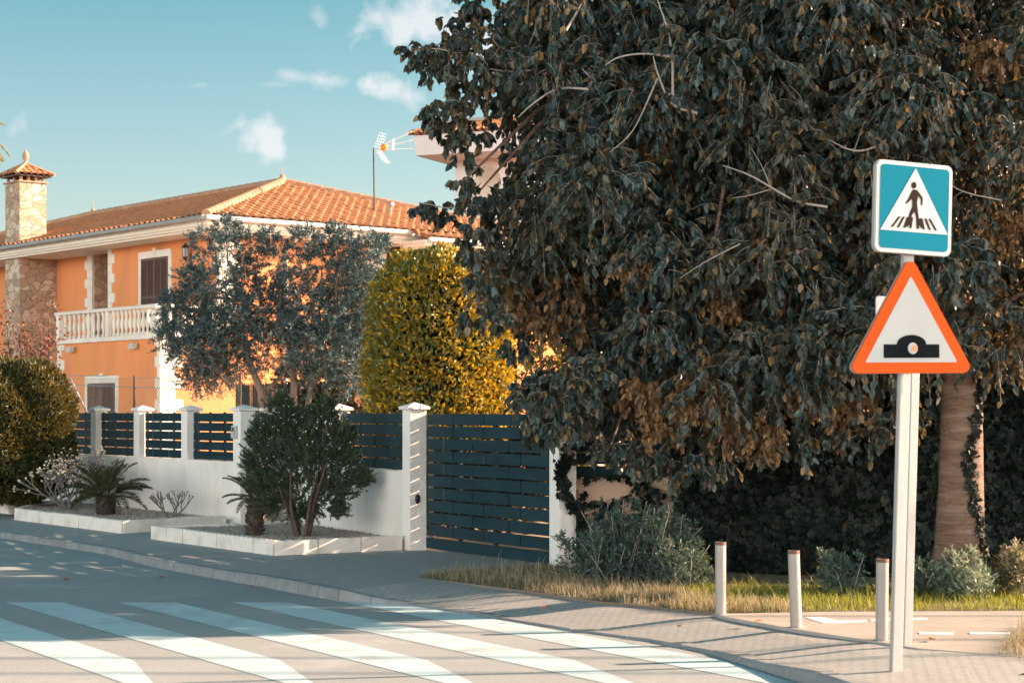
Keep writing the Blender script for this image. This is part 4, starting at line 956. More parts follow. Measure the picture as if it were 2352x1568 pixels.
# conifer shrub (juniper) in the second planter
def juniper():
    rng = np.random.RandomState(21); c = G(697, 1232, .25); Yj = c.y
    e = empty('conifer_shrub', c, 0, 'dark bushy conifer shrub with several stems and grey berries in the planter', 'shrub')
    m = MB(); ends = []
    for i in range(9):
        a = i*.7 + rng.uniform(-.3,.3); o = c + V(math.cos(a)*.05, math.sin(a)*.05, -.1); d = V(math.cos(a)*rng.uniform(.12,.5), math.sin(a)*.4, 1).normalized(); L = rng.uniform(.7, 1.2)
        p1 = o + d*L*.5 + V(rng.uniform(-.05,.05),0,0); p2 = o + d*L + V(rng.uniform(-.1,.1),0,0); m.tube([o, p1, p2], [.03, .022, .008], 7)
    m.build('stems', mat('conifer_bark', (.11,.075,.055), .9, .3, 12, .8, 40, stretch=(1,1,.3)), e)
    # sprays of scale foliage: radial plumes
    outl = [(640,925,.2),(655,955,.26),(700,990,.36),(745,945,.2),(610,985,.26),(765,990,.3),(790,1040,.28),(600,1040,.3),(680,1060,.42),(740,1060,.36),(818,1095,.2),(775,1120,.3),(600,1100,.26),(645,1120,.36),(710,1130,.36),(620,1160,.18),(770,1165,.16),(835,1103,.1),(650,975,.28),(700,950,.12),(588,1000,.14),(575,1065,.16),(755,925,.1),(800,1000,.16),(690,1170,.22)]
    P, D, stm = [], [], []
    for (x, y, r) in outl:
        for q in range(int(16 + 380*r)):
            s = sphere_pts(rng, 1)[0]; x_ = 700 + (x-700)*.93; y_ = 1075 + (y-1075)*.93 + 6; o = np.array(at(x_, y_, Yj)) + s*r*np.array([.74,.65,.70])*rng.rand()**.5
            base = np.array([c.x, Yj, .75]); d = unit(unit(o - base)*.8 + rng.normal(size=3)*.35 + np.array([0,0,.35])); L = rng.uniform(.07,.18)
            t = np.linspace(0, 1, 4)[:,None]; path = o + d*L*t + np.array([0,0,-.02])*t**2; stm.append(path)
            k = 34; tt = rng.rand(k, 1)**.8; pp = o + d*L*tt; dd = unit(d*1.0 + rng.normal(size=(k,3))*.62); P.append(pp); D.append(dd)
    P = np.concatenate(P); D = np.concatenate(D)
    link('foliage', blade_mesh('foliage', P, D, rng.uniform(.028,.058,len(P)), .0105, rng), leafmat('conifer_leaf', [(0,(.024,.052,.036)),(1,(.13,.11,.04)),(.6,(.045,.085,.052))], .1, (.2,.2,.05), .6), e)
    stm = np.array(stm); link('twigs', np_tubes('twigs', stm, np.full(stm.shape[:2], .0022), 3), M_DTWIG, e)
    m = MB()
    for i in range(260):
        x, y, r = outl[rng.randint(9)]; p = np.array(at(x, y, Yj)) + sphere_pts(rng, 1)[0]*r*.85; m.lathe([(.003,-.007),(.008,-.003),(.008,.004),(.003,.008)], p, 5)
    tag(m.build('berries', mat('grey_berry', (.42,.50,.52), .6, .1, 9, 0), e), kind='stuff')
juniper()

# clipped dark hedge at the far left
def hedge_box(name, label, M, dims, n, leafL, leafW, mt, seed, core_mat=M_CORE, cat='hedge', rough=.10, power=4.0, z0=.3, blade=False, up=0.3, core_k=.84):
    rng = np.random.RandomState(seed); e = empty(name, M.translation, 0, label, cat)
    s = sphere_pts(rng, n); a = np.abs(s)**power; k = (a.sum(1, keepdims=True))**(-1/power); P = s*k        # superellipsoid surface
    nrm = unit(np.sign(P)*np.abs(P)**(power-1)); lump = 1 + rough*np.sin(P[:,:1]*7+P[:,2:]*5+seed)*np.sin(P[:,1:2]*6-P[:,2:]*4)*.5
    dep = 1 - rng.rand(n,1)**2*.16; Q = P*lump*dep; Q = Q*np.array(dims) + np.array([0,0,dims[2]])
    Q = Q @ np.array(M.to_3x3()).T + np.array(M.translation); nw = nrm @ np.array(M.to_3x3()).T
    D = unit(nw*.8 + rng.normal(size=(n,3))*.65 + np.array([0,0,up])); Nn = unit(rng.normal(size=(n,3))*.8 + nw + np.array([0,0,.3]))
    Lr = leafL*rng.uniform(.65,1.2,n)
    me = blade_mesh('foliage', Q, D, Lr, leafW, rng) if blade else leaf_mesh('foliage', Q, D, Nn, Lr, Lr*leafW/leafL, .12, .5, .08)
    link('foliage', me, mt, e)
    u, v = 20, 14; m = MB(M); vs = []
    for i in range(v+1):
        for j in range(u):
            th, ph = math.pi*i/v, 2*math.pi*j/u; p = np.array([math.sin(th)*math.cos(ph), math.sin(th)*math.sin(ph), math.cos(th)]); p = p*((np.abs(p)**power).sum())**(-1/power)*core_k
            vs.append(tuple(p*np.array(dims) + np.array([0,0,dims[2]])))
    m.add(vs, [(i*u+j, i*u+(j+1)%u, (i+1)*u+(j+1)%u, (i+1)*u+j) for i in range(v) for j in range(u)], True); m.build('hedge_shade_core', core_mat, e)  # solid core painted in shade colour, blocks the view through the hedge
    return e
M_HED = leafmat('cypress_leaf', [(0,(.018,.030,.010)),(1,(.20,.12,.018)),(.55,(.040,.052,.014)),(.85,(.10,.085,.016))], .15, (.4,.25,.03), .55)
hc = at(22, 1120, 31.0)
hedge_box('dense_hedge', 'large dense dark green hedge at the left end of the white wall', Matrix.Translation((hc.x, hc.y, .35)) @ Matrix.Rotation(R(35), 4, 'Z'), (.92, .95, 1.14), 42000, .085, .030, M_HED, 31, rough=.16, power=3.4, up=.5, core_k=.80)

# yellow green clipped laurel hedge behind the gate
M_LAU = leafmat('laurel_leaf', [(0,(.04,.10,.07)),(1,(.82,.46,.015)),(.45,(.13,.18,.06)),(.68,(.50,.30,.012))], .25, (.95,.55,.01), .28, .6, bough=(.10,.16,.05), bscale=1.3, bamt=.75)
YL = 28.5; lc = at(1008, 946, YL)
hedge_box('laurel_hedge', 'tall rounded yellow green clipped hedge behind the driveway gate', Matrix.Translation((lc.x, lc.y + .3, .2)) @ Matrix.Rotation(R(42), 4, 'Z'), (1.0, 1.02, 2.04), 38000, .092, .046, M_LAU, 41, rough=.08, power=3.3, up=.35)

# olive tree behind the fence
def crown(name, label, cat, base, trunks, clumps, per, m_, tl, droop, jit, L, W, lm, tm, bark, seed, hang=0, up=0, blade=True, extra=None, tw_r=.004, curl=0., limb_n=26, shell=.45, wide=.38, limb_r=.03):
    rng = np.random.RandomState(seed); e = empty(name, base, 0, label, cat)
    if name == 'garden_tree':  # opening shaped along the sun's path so light reaches the gate pillar
        sv = -sdir; o_ = V(GP.x, GP.y - .1, 1.52)
        clumps = [c for c in clumps if ((Vector(c[:3]) - o_) - sv*((Vector(c[:3]) - o_).dot(sv))).length > c[3] + .52]
    C = np.array([c[:3] for c in clumps], float); Rd = np.array([c[3:] for c in clumps], float)
    P, D, Nn, path = twig_leaves(rng, C, Rd, per, m_, tl, droop, jit, hang, up, shell); n = len(P); Ls = L*rng.uniform(.6,1.25,n)
    me = blade_mesh('foliage', P, D, Ls, W, rng) if blade else leaf_mesh('foliage', P, D, Nn, Ls, Ls*W/L, .16, wide, curl)
    cr = link('crown', me, lm, e)
    link('twigs', np_tubes('twigs', path, np.linspace(1, .4, 5)[None]*np.full((len(path),1), tw_r), 3), tm, cr)
    m = MB()
    for tr in trunks: m.tube(tr[0], tr[1], 10)
    forks = [t[0][-1] for t in trunks] + [t[0][-2] for t in trunks]
    idx = rng.permutation(len(C))[:limb_n]
    for i in idx:
        f = min(forks, key=lambda q: (Vector(q) - Vector(C[i])).length); f = Vector(f); c = Vector(C[i]); mid = f.lerp(c, .5) + V(rng.uniform(-.2,.2), rng.uniform(-.2,.2), rng.uniform(.0,.25)); m.tube([f, mid, c], [limb_r, limb_r*.6, limb_r*.25], 6)
    m.build('trunk', bark, e); return e
YO = 33.0
def cl(x, y, Y, r, sy=.8, sz=.8): p = at(x, y, Y); return (p.x, p.y, p.z, r, r*sy, r*sz)
oc = []
rr_ = random.Random(4)
for (x, y, r, dy) in [(430,720,.50,0),(400,780,.36,.2),(470,800,.50,-.3),(540,760,.6,0),(520,840,.45,.2),(600,720,.5,.4),(640,800,.65,-.2),(560,650,.38,.3),(500,650,.42,-.3),(475,560,.30,.2),(520,530,.26,-.2),(570,560,.30,.1),(640,600,.32,.2),(700,560,.32,-.1),(740,600,.36,.1),(790,570,.34,.1),(840,580,.36,-.1),
                        (850,650,.34,.1),(700,700,.5,0),(760,740,.6,.3),(820,720,.45,0),(700,800,.6,.2),(780,820,.55,0),(840,800,.34,.3),(450,870,.32,0),(400,700,.26,-.2),(440,640,.28,0),(800,650,.35,.4),(680,640,.24,-.3),(740,870,.4,.2),(560,610,.22,.3),(810,870,.36,.2),(500,760,.5,.1),(580,790,.55,.2),(430,800,.4,0),(490,850,.4,.2),(640,740,.4,.3),(740,780,.5,-.2),(860,720,.3,0),(450,690,.35,.3),(550,720,.45,-.2),(620,670,.28,.1),(620,540,.18,0),(770,535,.18,0),(870,560,.2,0)]:
    oc.append(cl(x, y, YO + dy, r*.93))
ol = [([at(612,960,YO), at(600,900,YO), at(575,835,YO), at(555,760,YO), at(560,690,YO)], [.085,.07,.055,.045,.03]), ([at(672,960,YO+.1), at(676,880,YO+.1), at(665,800,YO+.1), at(640,720,YO+.1)], [.075,.065,.055,.03]), ([at(700,960,YO+.2), at(715,890,YO+.2), at(760,820,YO+.2), at(770,740,YO+.2)], [.05,.045,.04,.03]), ([at(600,905,YO), at(640,870,YO+.2), at(690,800,YO+.3)], [.04,.035,.03])]
for pts, _ in ol: 
    if pts[0].z < 2.0 and pts[0].x and len(pts) > 3: pts.insert(0, V(pts[0].x + .05, pts[0].y, .1)); _.insert(0, _[0]*1.25)
M_OLV = leafmat('olive_leaf', [(0,(.035,.075,.078)),(1,(.18,.25,.24)),(.4,(.060,.105,.108)),(.8,(.11,.155,.15))], .08, (.1,.25,.25), .45)
crown('olive_tree', 'silvery grey green olive tree behind the fence, in front of the orange house', 'tree', V(-4.1, YO, .12), ol, oc, 112, 38, .38, .10, .62, .064, .016, M_OLV, M_TWIG, M_BARK, 51, up=.5, tw_r=.0022)
# upright wispy shoots on top of the olive
# dark shrub mass and strap leaved plant under the olive
dk = [cl(x, y, 35.2, r) for x, y, r in [(720,720,.6),(790,700,.6),(830,780,.6),(760,800,.7),(700,860,.6),(790,880,.7),(840,900,.6),(740,940,.6),(820,620,.36),(690,950,.5)]]
crown('dark_shrub', 'dark leafy shrub standing behind the olive tree trunks', 'shrub', V(-3.3, 35.2, .12), [([V(-3.3,35.2,.1), V(-3.2,35.2,1.5), at(770,820,35.2)], [.06,.05,.03])], dk, 70, 22, .35, .5, .6, .10, .032, leafmat('dark_shrub_leaf', [(0,(.018,.028,.020)),(1,(.055,.055,.035)),(.5,(.03,.042,.03))], .15, (.2,.15,.04), .5), M_DTWIG, M_BARK, 52, blade=False)
def strap(base, n, L, label, seed, name='strap_leaved_plant', mt=None, w_=.03):
    rng = np.random.RandomState(seed); e = empty(name, base, 0, label, 'plant'); vs, fs = [], []
    for i in range(n):
        a = rng.rand()*6.28; el = rng.uniform(.5, 1.45); l = L*rng.uniform(.6,1.1); p = Vector(base); k = 7; d = V(math.cos(a), math.sin(a), 0); s = V(-math.sin(a), math.cos(a), 0); o = len(vs)
        for j in range(k):
            ww = w_*(1 - (j/(k-1))**1.5)*.5 + .001; vs += [tuple(p - s*ww), tuple(p + s*ww)]; an = el - (j/(k-1))**1.5*1.3; p = p + (d*math.cos(an) + V(0,0,math.sin(an)))*l/(k-1)
        fs += [(o+2*j, o+2*j+1, o+2*j+3, o+2*j+2) for j in range(k-1)]
    m = MB(); m.add(vs, fs, True); m.build('leaves', mt or leafmat('strap_leaf', [(0,(.03,.06,.06)),(1,(.08,.12,.10))], .1, (.2,.25,.1), .35), e); return e
strap(V(at(775,1000,32.3).x, 32.3, 1.0), 60, 1.25, 'spiky strap leaved plant under the olive tree', 5)

# bamboo screen behind the olive
a0, a1 = at(541, 946, 37.5), at(770, 946, 36.4); bs = empty('bamboo_screen', a0, 0, 'dark bamboo screen standing behind the olive trunks', 'screen'); m = MB(); n = 150
for i in range(n):
    p = a0.lerp(a1, i/n); rx = random.uniform(-.008,.008); m.tube([(p.x, p.y, .2), (p.x+rx, p.y, zx(880, 37) + random.uniform(-.03,.03))], .0105, 5)
m.build('canes', mat('bamboo_dark', (.035,.05,.048), .6, .4, 12, .2, 30), bs)
m = MB()
for z in (.6, 1.6, 2.25): m.tube([(a0.x, a0.y-.02, z), (a1.x, a1.y-.02, z)], .006, 5)
m.build('binding_wire', M_BLACK, bs)

# chain link fence with its posts, a sloping brace and guy wires
clf = empty('chain_link_fence', at(350,946,34.4), 0, 'thin chain link fence with sloping brace, between the white wall and the house', 'fence')
q0, q1 = at(100,946,36.6), at(552,946,31.3); q0.z = q1.z = 0; dd = (q1-q0).normalized(); Lc = (q1-q0).length; zt_, zb_ = H + (HOR-868)/F*33.5, 1.0; hh = zt_ - zb_; s = .085
paths = []
n = int((Lc + hh)/s)
for i in range(-int(hh/s), int(Lc/s)):
    for sg in (1, -1):
        x0 = i*s if sg == 1 else i*s + hh; pts = []
        for t in (0, 1):
            x = x0 + sg*hh*t; pts.append((x, zb_ + hh*t))
        (xa, za), (xb, zb2) = pts
        def cut(xa, za, xb, zb2, X): t = (X - xa)/(xb - xa); return (X, za + (zb2-za)*t)
        if xa < 0: xa, za = cut(xa, za, xb, zb2, 0)
        if xb < 0: xb, zb2 = cut(xa, za, xb, zb2, 0)
        if xa > Lc: xa, za = cut(xa, za, xb, zb2, Lc)
        if xb > Lc: xb, zb2 = cut(xa, za, xb, zb2, Lc)
        if abs(xa-xb) < .01: continue
        A = q0 + dd*xa; B = q0 + dd*xb; paths.append([[A.x, A.y, za], [(A.x+B.x)/2, (A.y+B.y)/2, (za+zb2)/2], [B.x, B.y, zb2]])
paths = np.array(paths); link('wire_mesh', np_tubes('wire_mesh', paths, np.full(paths.shape[:2], .0022), 3), mat('fence_wire', (.22,.18,.15), .5, .1, 3, 0, metal=.3), clf)
m = MB()
for x in (.02, Lc*.5, Lc): p = q0 + dd*x; MB().tube([(p.x,p.y,.1),(p.x,p.y,zt_+.05)], .02, 8).build('fence_post', M_DTWIG, clf)
m = MB(); m.tube([at(160,868,33.2), at(198,944,33.2), at(210,965,33.2)], .02, 8); m.build('brace', M_GALV, clf)
m = MB(); m.tube([at(158,870,33.5), at(400,868,33.2)], .004, 5); m.tube([at(160,862,33.6), at(250,863,33.6)], .006, 5); m.tube([at(168,884,33.5), at(355,891,33.2), at(530,901,32.6)], .006, 5); m.build('guy_wire', mat('blue_wire', (.12,.28,.32), .6, .1, 3, 0), clf)

# young reddish tree at the far left
def plum():
    rng = np.random.RandomState(61); Y = 37.0; base = at(60, 946, Y); e = empty('plum_tree', V(base.x, Y, .12), 0, 'thin upright tree with sparse dark red leaves behind the hedge', 'tree'); m = MB(); P, D = [], []
    for (x0, y0, x1, y1) in [(95,960,112,690),(100,960,128,750),(90,960,92,760),(60,960,40,735),(50,960,10,700),(40,960,22,790),(60,960,66,760)]:
        a, b = at(x0, y0, Y + rng.uniform(-.4,.4)), at(x1, y1, Y + rng.uniform(-.4,.4)); mid = a.lerp(b, .5) + V(rng.uniform(-.1,.1), 0, 0); m.tube([V(base.x, Y, .1), a, mid, b], [.04,.025,.016,.005], 6)
        for k in range(150):
            t = rng.uniform(.35,1); p = a.lerp(mid, t*2) if t < .5 else mid.lerp(b, t*2-1); P.append(np.array(p) + rng.normal(size=3)*.12); D.append(rng.normal(size=3) + [0,0,-.4])
    P = np.array(P); D = np.array(D); m.build('trunk', M_DTWIG, e)
    link('crown', leaf_mesh('crown', P, D, rng.normal(size=P.shape), rng.uniform(.05,.09,len(P)), .045), leafmat('plum_leaf', [(0,(.06,.025,.022)),(1,(.34,.16,.10)),(.6,(.12,.05,.04))], .3, (.6,.2,.06), .5), e)
plum()
# palm at the left edge, only its frond tips reach into the picture
def palm():
    rng = np.random.RandomState(71); Y = 42; top = at(-150, 330, Y); e = empty('palm_tree', V(top.x, Y, .1), 0, 'palm tree at the left edge, only the drooping frond tips visible', 'palm tree'); m = MB(); m.tube([V(top.x, Y, .1), V(top.x, Y, top.z*.5), top], [.25,.2,.18], 12); m.build('trunk', M_BARK, e)
    P, D, L_, stems = [], [], [], []
    for f in range(38):
        a = f*2.4 + rng.uniform(-.2,.2); el = R(rng.uniform(-10, 75)); L = 1.72*rng.uniform(.85,1.05); h_ = np.array([math.cos(a), math.sin(a), 0]); k = 14; s = np.linspace(0,1,k); ang = el - s**1.3*1.5
        seg = np.stack([np.cos(ang)*h_[0], np.cos(ang)*h_[1], np.sin(ang)],1)*L/(k-1); path = np.array(top) + np.cumsum(seg,0); stems.append(path); t = unit(seg); side = unit(np.cross(t,[0,0,1])+1e-4)
        for q in np.linspace(.15,1,60):
            i = min(int(q*(k-1)), k-2); p = path[i] + (path[i+1]-path[i])*(q*(k-1)-i)
            for sg in (1,-1): P.append(p); D.append(side[i]*sg + t[i]*.5 + np.array([0,0,-.45])); L_.append(.34*math.sin(math.pi*min(1,q*.8+.18))**.5)
    link('fronds', blade_mesh('fronds', np.array(P), np.array(D), np.array(L_), .022, rng), leafmat('palm_leaf', [(0,(.05,.09,.06)),(1,(.32,.28,.14))], .2, (.5,.4,.1), .4), e)
    st_ = np.array(stems); link('frond_stems', np_tubes('frond_stems', st_, np.full(st_.shape[:2], .012)), M_TWIG, e)
palm()

# ------------------------------------------------------------------ the big broadleaved tree by the pavement
poly = [(1050,-150),(1120,20),(1160,60),(1060,140),(1090,200),(1060,240),(1110,300),(1150,335),(1200,380),(1190,430),(1090,480),(1090,520),(1120,570),(1150,640),(1160,700),(1220,760),(1330,800),(1400,860),(1300,920),(1290,1000),(1345,1000),(1420,1050),(1560,1070),(1690,1050),(1770,1040),(1870,1010),(2020,1000),(2110,960),(2260,940),(2500,930),(2700,700),(2700,-300),(1050,-300)]
def inside(x, y, P=poly):
    r = False
    for i in range(len(P)):
        (ax_, ay), (bx_, by) = P[i], P[i-1]
        if (ay > y) != (by > y) and x < (bx_-ax_)*(y-ay)/(by-ay) + ax_: r = not r
    return r
rb = random.Random(12); cls = []
def fits(x, y, Y, r):
    k = F/Y; pr = (r*.85 + .06)*k
    return all(inside(x + pr*math.cos(t), y + (pr*math.sin(t) + (.24*k if math.sin(t) > .2 else 0))) for t in np.linspace(0, 6.28, 13))
tries = 0; NF = 120
while len(cls) < NF and tries < 30000:          # front clumps, spread evenly
    tries += 1
    Y = rb.uniform(17.1, 18.4); x = rb.uniform(1000, 2650); y = rb.uniform(-260, 1110); r = rb.uniform(.28, .50)
    if x > 1800: Y -= .25
    if not fits(x, y, Y, r): continue
    p = at(x, y, Y)
    if any((Vector(c[:3]) - p).length < .30 for c in cls): continue
    cls.append((p.x, p.y, p.z, r, r*.9, r*.75))
for gx in range(1040, 2700, 80):               # inner clumps that close the crown
    for gy in range(-260, 1100, 80):
        x = gx + rb.uniform(-30, 30); y = gy + rb.uniform(-30, 30); Y = rb.uniform(19.0, 21.5); r = .52
        if fits(x, y, Y, r): p = at(x, y, Y); cls.append((p.x, p.y, p.z, r, r, r*.9))
# finer clumps along the left outline
for (x, y, r) in [(1340,950,.24),(1400,940,.26),(1460,955,.24),(1520,950,.26),(1580,965,.26),(1370,890,.28),(1440,890,.28),(1510,900,.28),(1320,900,.22),(1640,960,.28),(1700,960,.28),(1035,135,.17),(1000,118,.12),(965,120,.08),(1075,30,.14),(1120,15,.2),(1035,245,.14),(1075,215,.18),(1000,255,.08),(1095,300,.18),(1175,350,.14),(1190,400,.16),(1085,465,.11),(1090,520,.10),(1100,440,.14),(1110,560,.16),(1090,110,.25),(1130,150,.3),(1110,640,.14),(1130,690,.14),(1140,730,.12),(1180,780,.16),(1215,930,.16),(1240,980,.15),(1225,900,.2),(1280,900,.22),(1260,960,.18),(1285,970,.15),(1310,960,.2),(1400,1030,.16),(1450,1020,.2),(1500,1050,.16),(1550,1055,.2),(1600,1070,.16),(1640,1040,.2),(1750,1030,.16),(1160,610,.2),(1200,650,.25),(1250,620,.3),(1230,700,.2),(1290,690,.3),(1340,720,.26),(1400,740,.3),(1350,630,.3),(1180,560,.3),(1250,540,.3),(1150,480,.2),(1200,470,.25),(1400,800,.25),(1200,240,.3),(1260,330,.3),(1230,420,.3),(1180,200,.25),(1250,150,.3),(1820,1000,.2),(1350,860,.25),(1420,820,.3),(1360,790,.25),(1240,860,.12),(1090,720,.12),(1050,290,.10),(945,112,.05),(955,140,.06),(985,150,.07),(1010,165,.08),(1020,60,.09),(1045,85,.10),(1075,-10,.12),(985,240,.06),(978,262,.05),(1015,285,.08),(965,472,.04),(985,468,.05),(1010,474,.06),(1030,500,.07),(1060,420,.08),(1085,400,.07),(1045,325,.08),(1065,350,.08),(1060,560,.07),(1080,600,.09),(1905,1000,.16),(1990,985,.2),(2080,950,.2)]:
    cls.append(cl(x, y, 17.6 + rb.uniform(-.3,.5) + (1.2 if (1140 < x < 1420 and y < 850) else 1.7 if (1310 < x < 1710 and 885 < y < 970) else 0), r))
YT = 17.75; tb = G(2203, 1362, .12); tb = V(tb.x, tb.y, .05)
tz = lambda x, y: V((x-CX)/F*tb.y, tb.y, H + (HOR-y)/F*tb.y)
def off(p, dy): return p + V(0, dy, 0)
tr_main = ([V(tb.x, tb.y, -.05), tz(2203,1330), tz(2204,1250), tz(2207,1120), tz(2208,1000), tz(2206,880), off(tz(2200,760),.1), off(tz(2190,600),.3)], [.42,.285,.235,.21,.20,.18,.15,.13])
limbs = [([off(tz(2206,900),0), off(tz(2100,700),.4), off(tz(1900,480),.6), off(tz(1650,300),.6), off(tz(1400,150),.6)], [.12,.10,.08,.05,.03]),
         ([off(tz(2195,620),.3), off(tz(2100,350),.8), off(tz(1950,120),1.2), off(tz(1850,-60),1.4)], [.12,.09,.06,.04]),
         ([off(tz(2195,620),.3), off(tz(2280,350),.8), off(tz(2320,100),1.0)], [.12,.09,.05]),
         ([off(tz(2150,760),.3), off(tz(1900,640),1.2), off(tz(1600,560),1.8), off(tz(1350,500),2.2)], [.09,.07,.05,.03]),
         ([off(tz(2100,800),1.0), off(tz(1850,820),2.0), off(tz(1600,820),2.6)], [.07,.05,.03])]
M_BIG = leafmat('broad_leaf', [(0,(.007,.020,.020)),(1,(.30,.17,.06)),(.30,(.014,.040,.042)),(.66,(.040,.088,.090)),(.88,(.10,.08,.04))], .22, (.45,.25,.05), .40, .5, bough=(.10,.075,.035), bscale=.9, bamt=.30)
M_BIGTAN = leafmat('sunlit_tan_leaf', [(0,(.07,.05,.03)),(1,(.42,.25,.11)),(.5,(.20,.12,.06)),(.8,(.30,.17,.075))], .30, (.6,.32,.08), .5, .4)  # tan leaf colours that also paint sunlit patches into the crown
bt = crown('broadleaved_tree', 'huge dark broadleaved tree with hanging leaves beside the road signs', 'tree', tb, [tr_main] + limbs, cls, 66, 14, .30, .50, .50, .086, .052, M_BIG, M_TWIG, mat('ringed_bark', (.21,.125,.085), .9, .45, 6, 1.0, 14, stretch=(.8,.8,7), dist=.04, dirt=(.33,.24,.19), dscale=2.6, damt=.75), 81, hang=1.15, blade=False, curl=.06, tw_r=.0035, limb_n=60, limb_r=.035, wide=.34)
# tan leaf clumps whose colour stands in for sunlit patches of the crown
rng = np.random.RandomState(83); dry = [cl(x, y, 17.5 + rng.uniform(-.2,.4) + (.9 if x < 1420 and y < 840 else 0), r) for x, y, r in [(1110,620,.16),(1150,660,.2),(1200,620,.2),(1190,690,.2),(1240,720,.2),(1300,660,.22),(1280,740,.2),(1340,760,.18),(1120,590,.14),(1480,900,.2),(1530,960,.2),(1600,900,.2),(1680,980,.18),(1850,900,.2),(1950,930,.2),(1760,1000,.16),(1650,840,.2),(2260,300,.2),(2300,520,.2),(2250,680,.2),(2330,800,.2),(2280,120,.2),(2090,150,.16),(1990,60,.18),(1340,400,.16),(1500,330,.14),(1660,700,.16),(1450,600,.16),(1900,780,.16),(1270,180,.14),(1700,250,.16),(1750,560,.15)]]
Cd = np.array([c[:3] for c in dry]); Rdd = np.array([c[3:] for c in dry]); P, D, Nn, path = twig_leaves(rng, Cd, Rdd, 120, 12, .34, .5, .5, 1.15, 0, .3)
link('sunlit_tan_foliage', leaf_mesh('sunlit_tan_foliage', P, D, Nn, .075*rng.uniform(.6,1.25,len(P)), .045, .16, .34, .06), M_BIGTAN, bt)
# pale bare branches reaching out of the crown
m = MB()
def br(pts, r0, Y=16.9):
    q = [at(x, y, Y + .1*math.sin(i*1.7)) for i, (x, y) in enumerate(pts)]
    for _ in range(2):
        q2 = [q[0]]
        for a_, b_ in zip(q[:-1], q[1:]): q2 += [a_.lerp(b_, .25), a_.lerp(b_, .75)]
        q = q2 + [q[-1]]
    bm_ = MB(); bm_.tube(q, [r0*(1 - .75*i/(len(q)-1)) for i in range(len(q))], 6); bm_.build('bare_branch', M_TWIG, bt)
br([(2120,220),(2060,300),(2010,340),(1960,350),(1900,320),(1860,290)], .016); br([(1960,350),(1975,310),(1985,280)], .007)
br([(1900,475),(1830,465),(1770,430),(1720,400),(1660,380)], .013); br([(1770,430),(1750,380),(1725,340)], .007); br([(1770,435),(1720,450),(1680,455)], .006)
br([(1600,260),(1540,245),(1510,170),(1500,130)], .016, 16.9); br([(1540,130),(1480,122),(1420,130),(1390,150)], .014); br([(1510,180),(1480,250),(1450,310),(1400,350)], .010)
br([(1350,205),(1280,200),(1220,240),(1190,270)], .013); br([(1300,70),(1330,20),(1350,-30)], .014); br([(1545,240),(1545,100),(1510,0)], .016)
br([(1180,165),(1120,160),(1050,120),(985,110),(950,118)], .011, 17.4); br([(1120,150),(1090,110),(1020,90)], .007, 17.4); br([(1090,250),(1030,230),(980,250)], .008, 17.4)
br([(1100,470),(1030,480),(990,470),(960,465)], .008, 17.5); br([(2300,460),(2200,440),(2160,400)], .008); br([(1700,560),(1620,600),(1560,640)], .007); br([(1880,720),(1960,700),(2020,710)], .006)
# small sprays on thin outer branches at the left outline
# ivy strands on the trunk
def ivy_leaves(P, Nrm, L, seed, mt, name, parent=None):
    rng = np.random.RandomState(seed); n = len(P)
    D = unit(np.array([0,0,-.8]) + rng.normal(size=(n,3))*.5); Nn = unit(Nrm + rng.normal(size=(n,3))*.45)
    Sd = unit(np.cross(D, Nn)); D = np.cross(Nn, Sd); Ls = (L*rng.uniform(.55,1.25,n))[:,None]
    tpl = [(0,0),(-.28,-.22),(-.55,.05),(-.34,.30),(-.42,.62),(-.14,.62),(0,1),(.14,.62),(.42,.62),(.34,.30),(.55,.05),(.28,-.22)]
    vs = np.stack([P + Sd*Ls*a + D*Ls*b + Nn*Ls*(.10 if i % 2 else 0) for i, (a, b) in enumerate(tpl)], 1).reshape(-1,3); k = len(tpl); b = np.arange(n)[:,None]*k
    fs = np.concatenate([b + [0, i, i+1] for i in range(1, k-1)])
    return link(name, np_mesh(name, vs, fs), mt, parent)
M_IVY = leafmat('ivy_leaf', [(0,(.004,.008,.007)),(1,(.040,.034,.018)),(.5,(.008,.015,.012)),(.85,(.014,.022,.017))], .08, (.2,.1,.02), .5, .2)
rng = np.random.RandomState(91); n = 520
t = rng.rand(n); ang = -1.15 + .35*np.sin(t*9) + rng.normal(size=n)*.14; rad = np.interp(t, [0,.2,.6,1], [.25,.21,.19,.17]) + .02
zt2 = .2 + t*2.1; P = np.stack([tb.x + .03 + np.cos(ang)*rad, tb.y + np.sin(ang)*rad, zt2], 1); Nr = np.stack([np.cos(ang), np.sin(ang), 0*ang], 1)
tv = empty('ivy', (tb.x+.2, tb.y-.2, .12), 0, 'narrow ivy strand climbing the right side of the tree trunk', 'ivy'); ivy_leaves(P, Nr, .055, 92, M_IVY, 'leaves', tv)

# trees and shrubs in the garden behind the ivied wall
M_BK = leafmat('back_leaf', [(0,(.02,.035,.022)),(1,(.30,.17,.02)),(.5,(.04,.055,.03)),(.8,(.13,.095,.02))], .3, (.6,.35,.03), .45)
def backtree(label, x, Y, ztop, wdt, seed, n=26, per=34, m_=12, L=.12, mt=None, z0=1.2):
    rr = random.Random(seed); c = []
    X = (x-CX)/F*Y
    for i in range(n):
        a = rr.uniform(0,6.28); r = wdt*math.sqrt(rr.random()); z = rr.uniform(z0, ztop - .5); k = 1 - max(0, (z - z0)/(ztop - z0) - .5)*1.2; q = rr.uniform(.5,.85); c.append((X + r*k*math.cos(a), Y + r*k*math.sin(a), z, q, q, q*.8))
    return crown('garden_tree', label, 'tree', V(X, Y, .12), [([V(X,Y,.1), V(X+.1,Y,z0), V(X,Y,ztop*.6)], [.14,.11,.06])], c, per, m_, .4, .45, .5, L, L*.5, mt or M_BK, M_DTWIG, M_BARK, seed, hang=.6, blade=False, tw_r=.005)
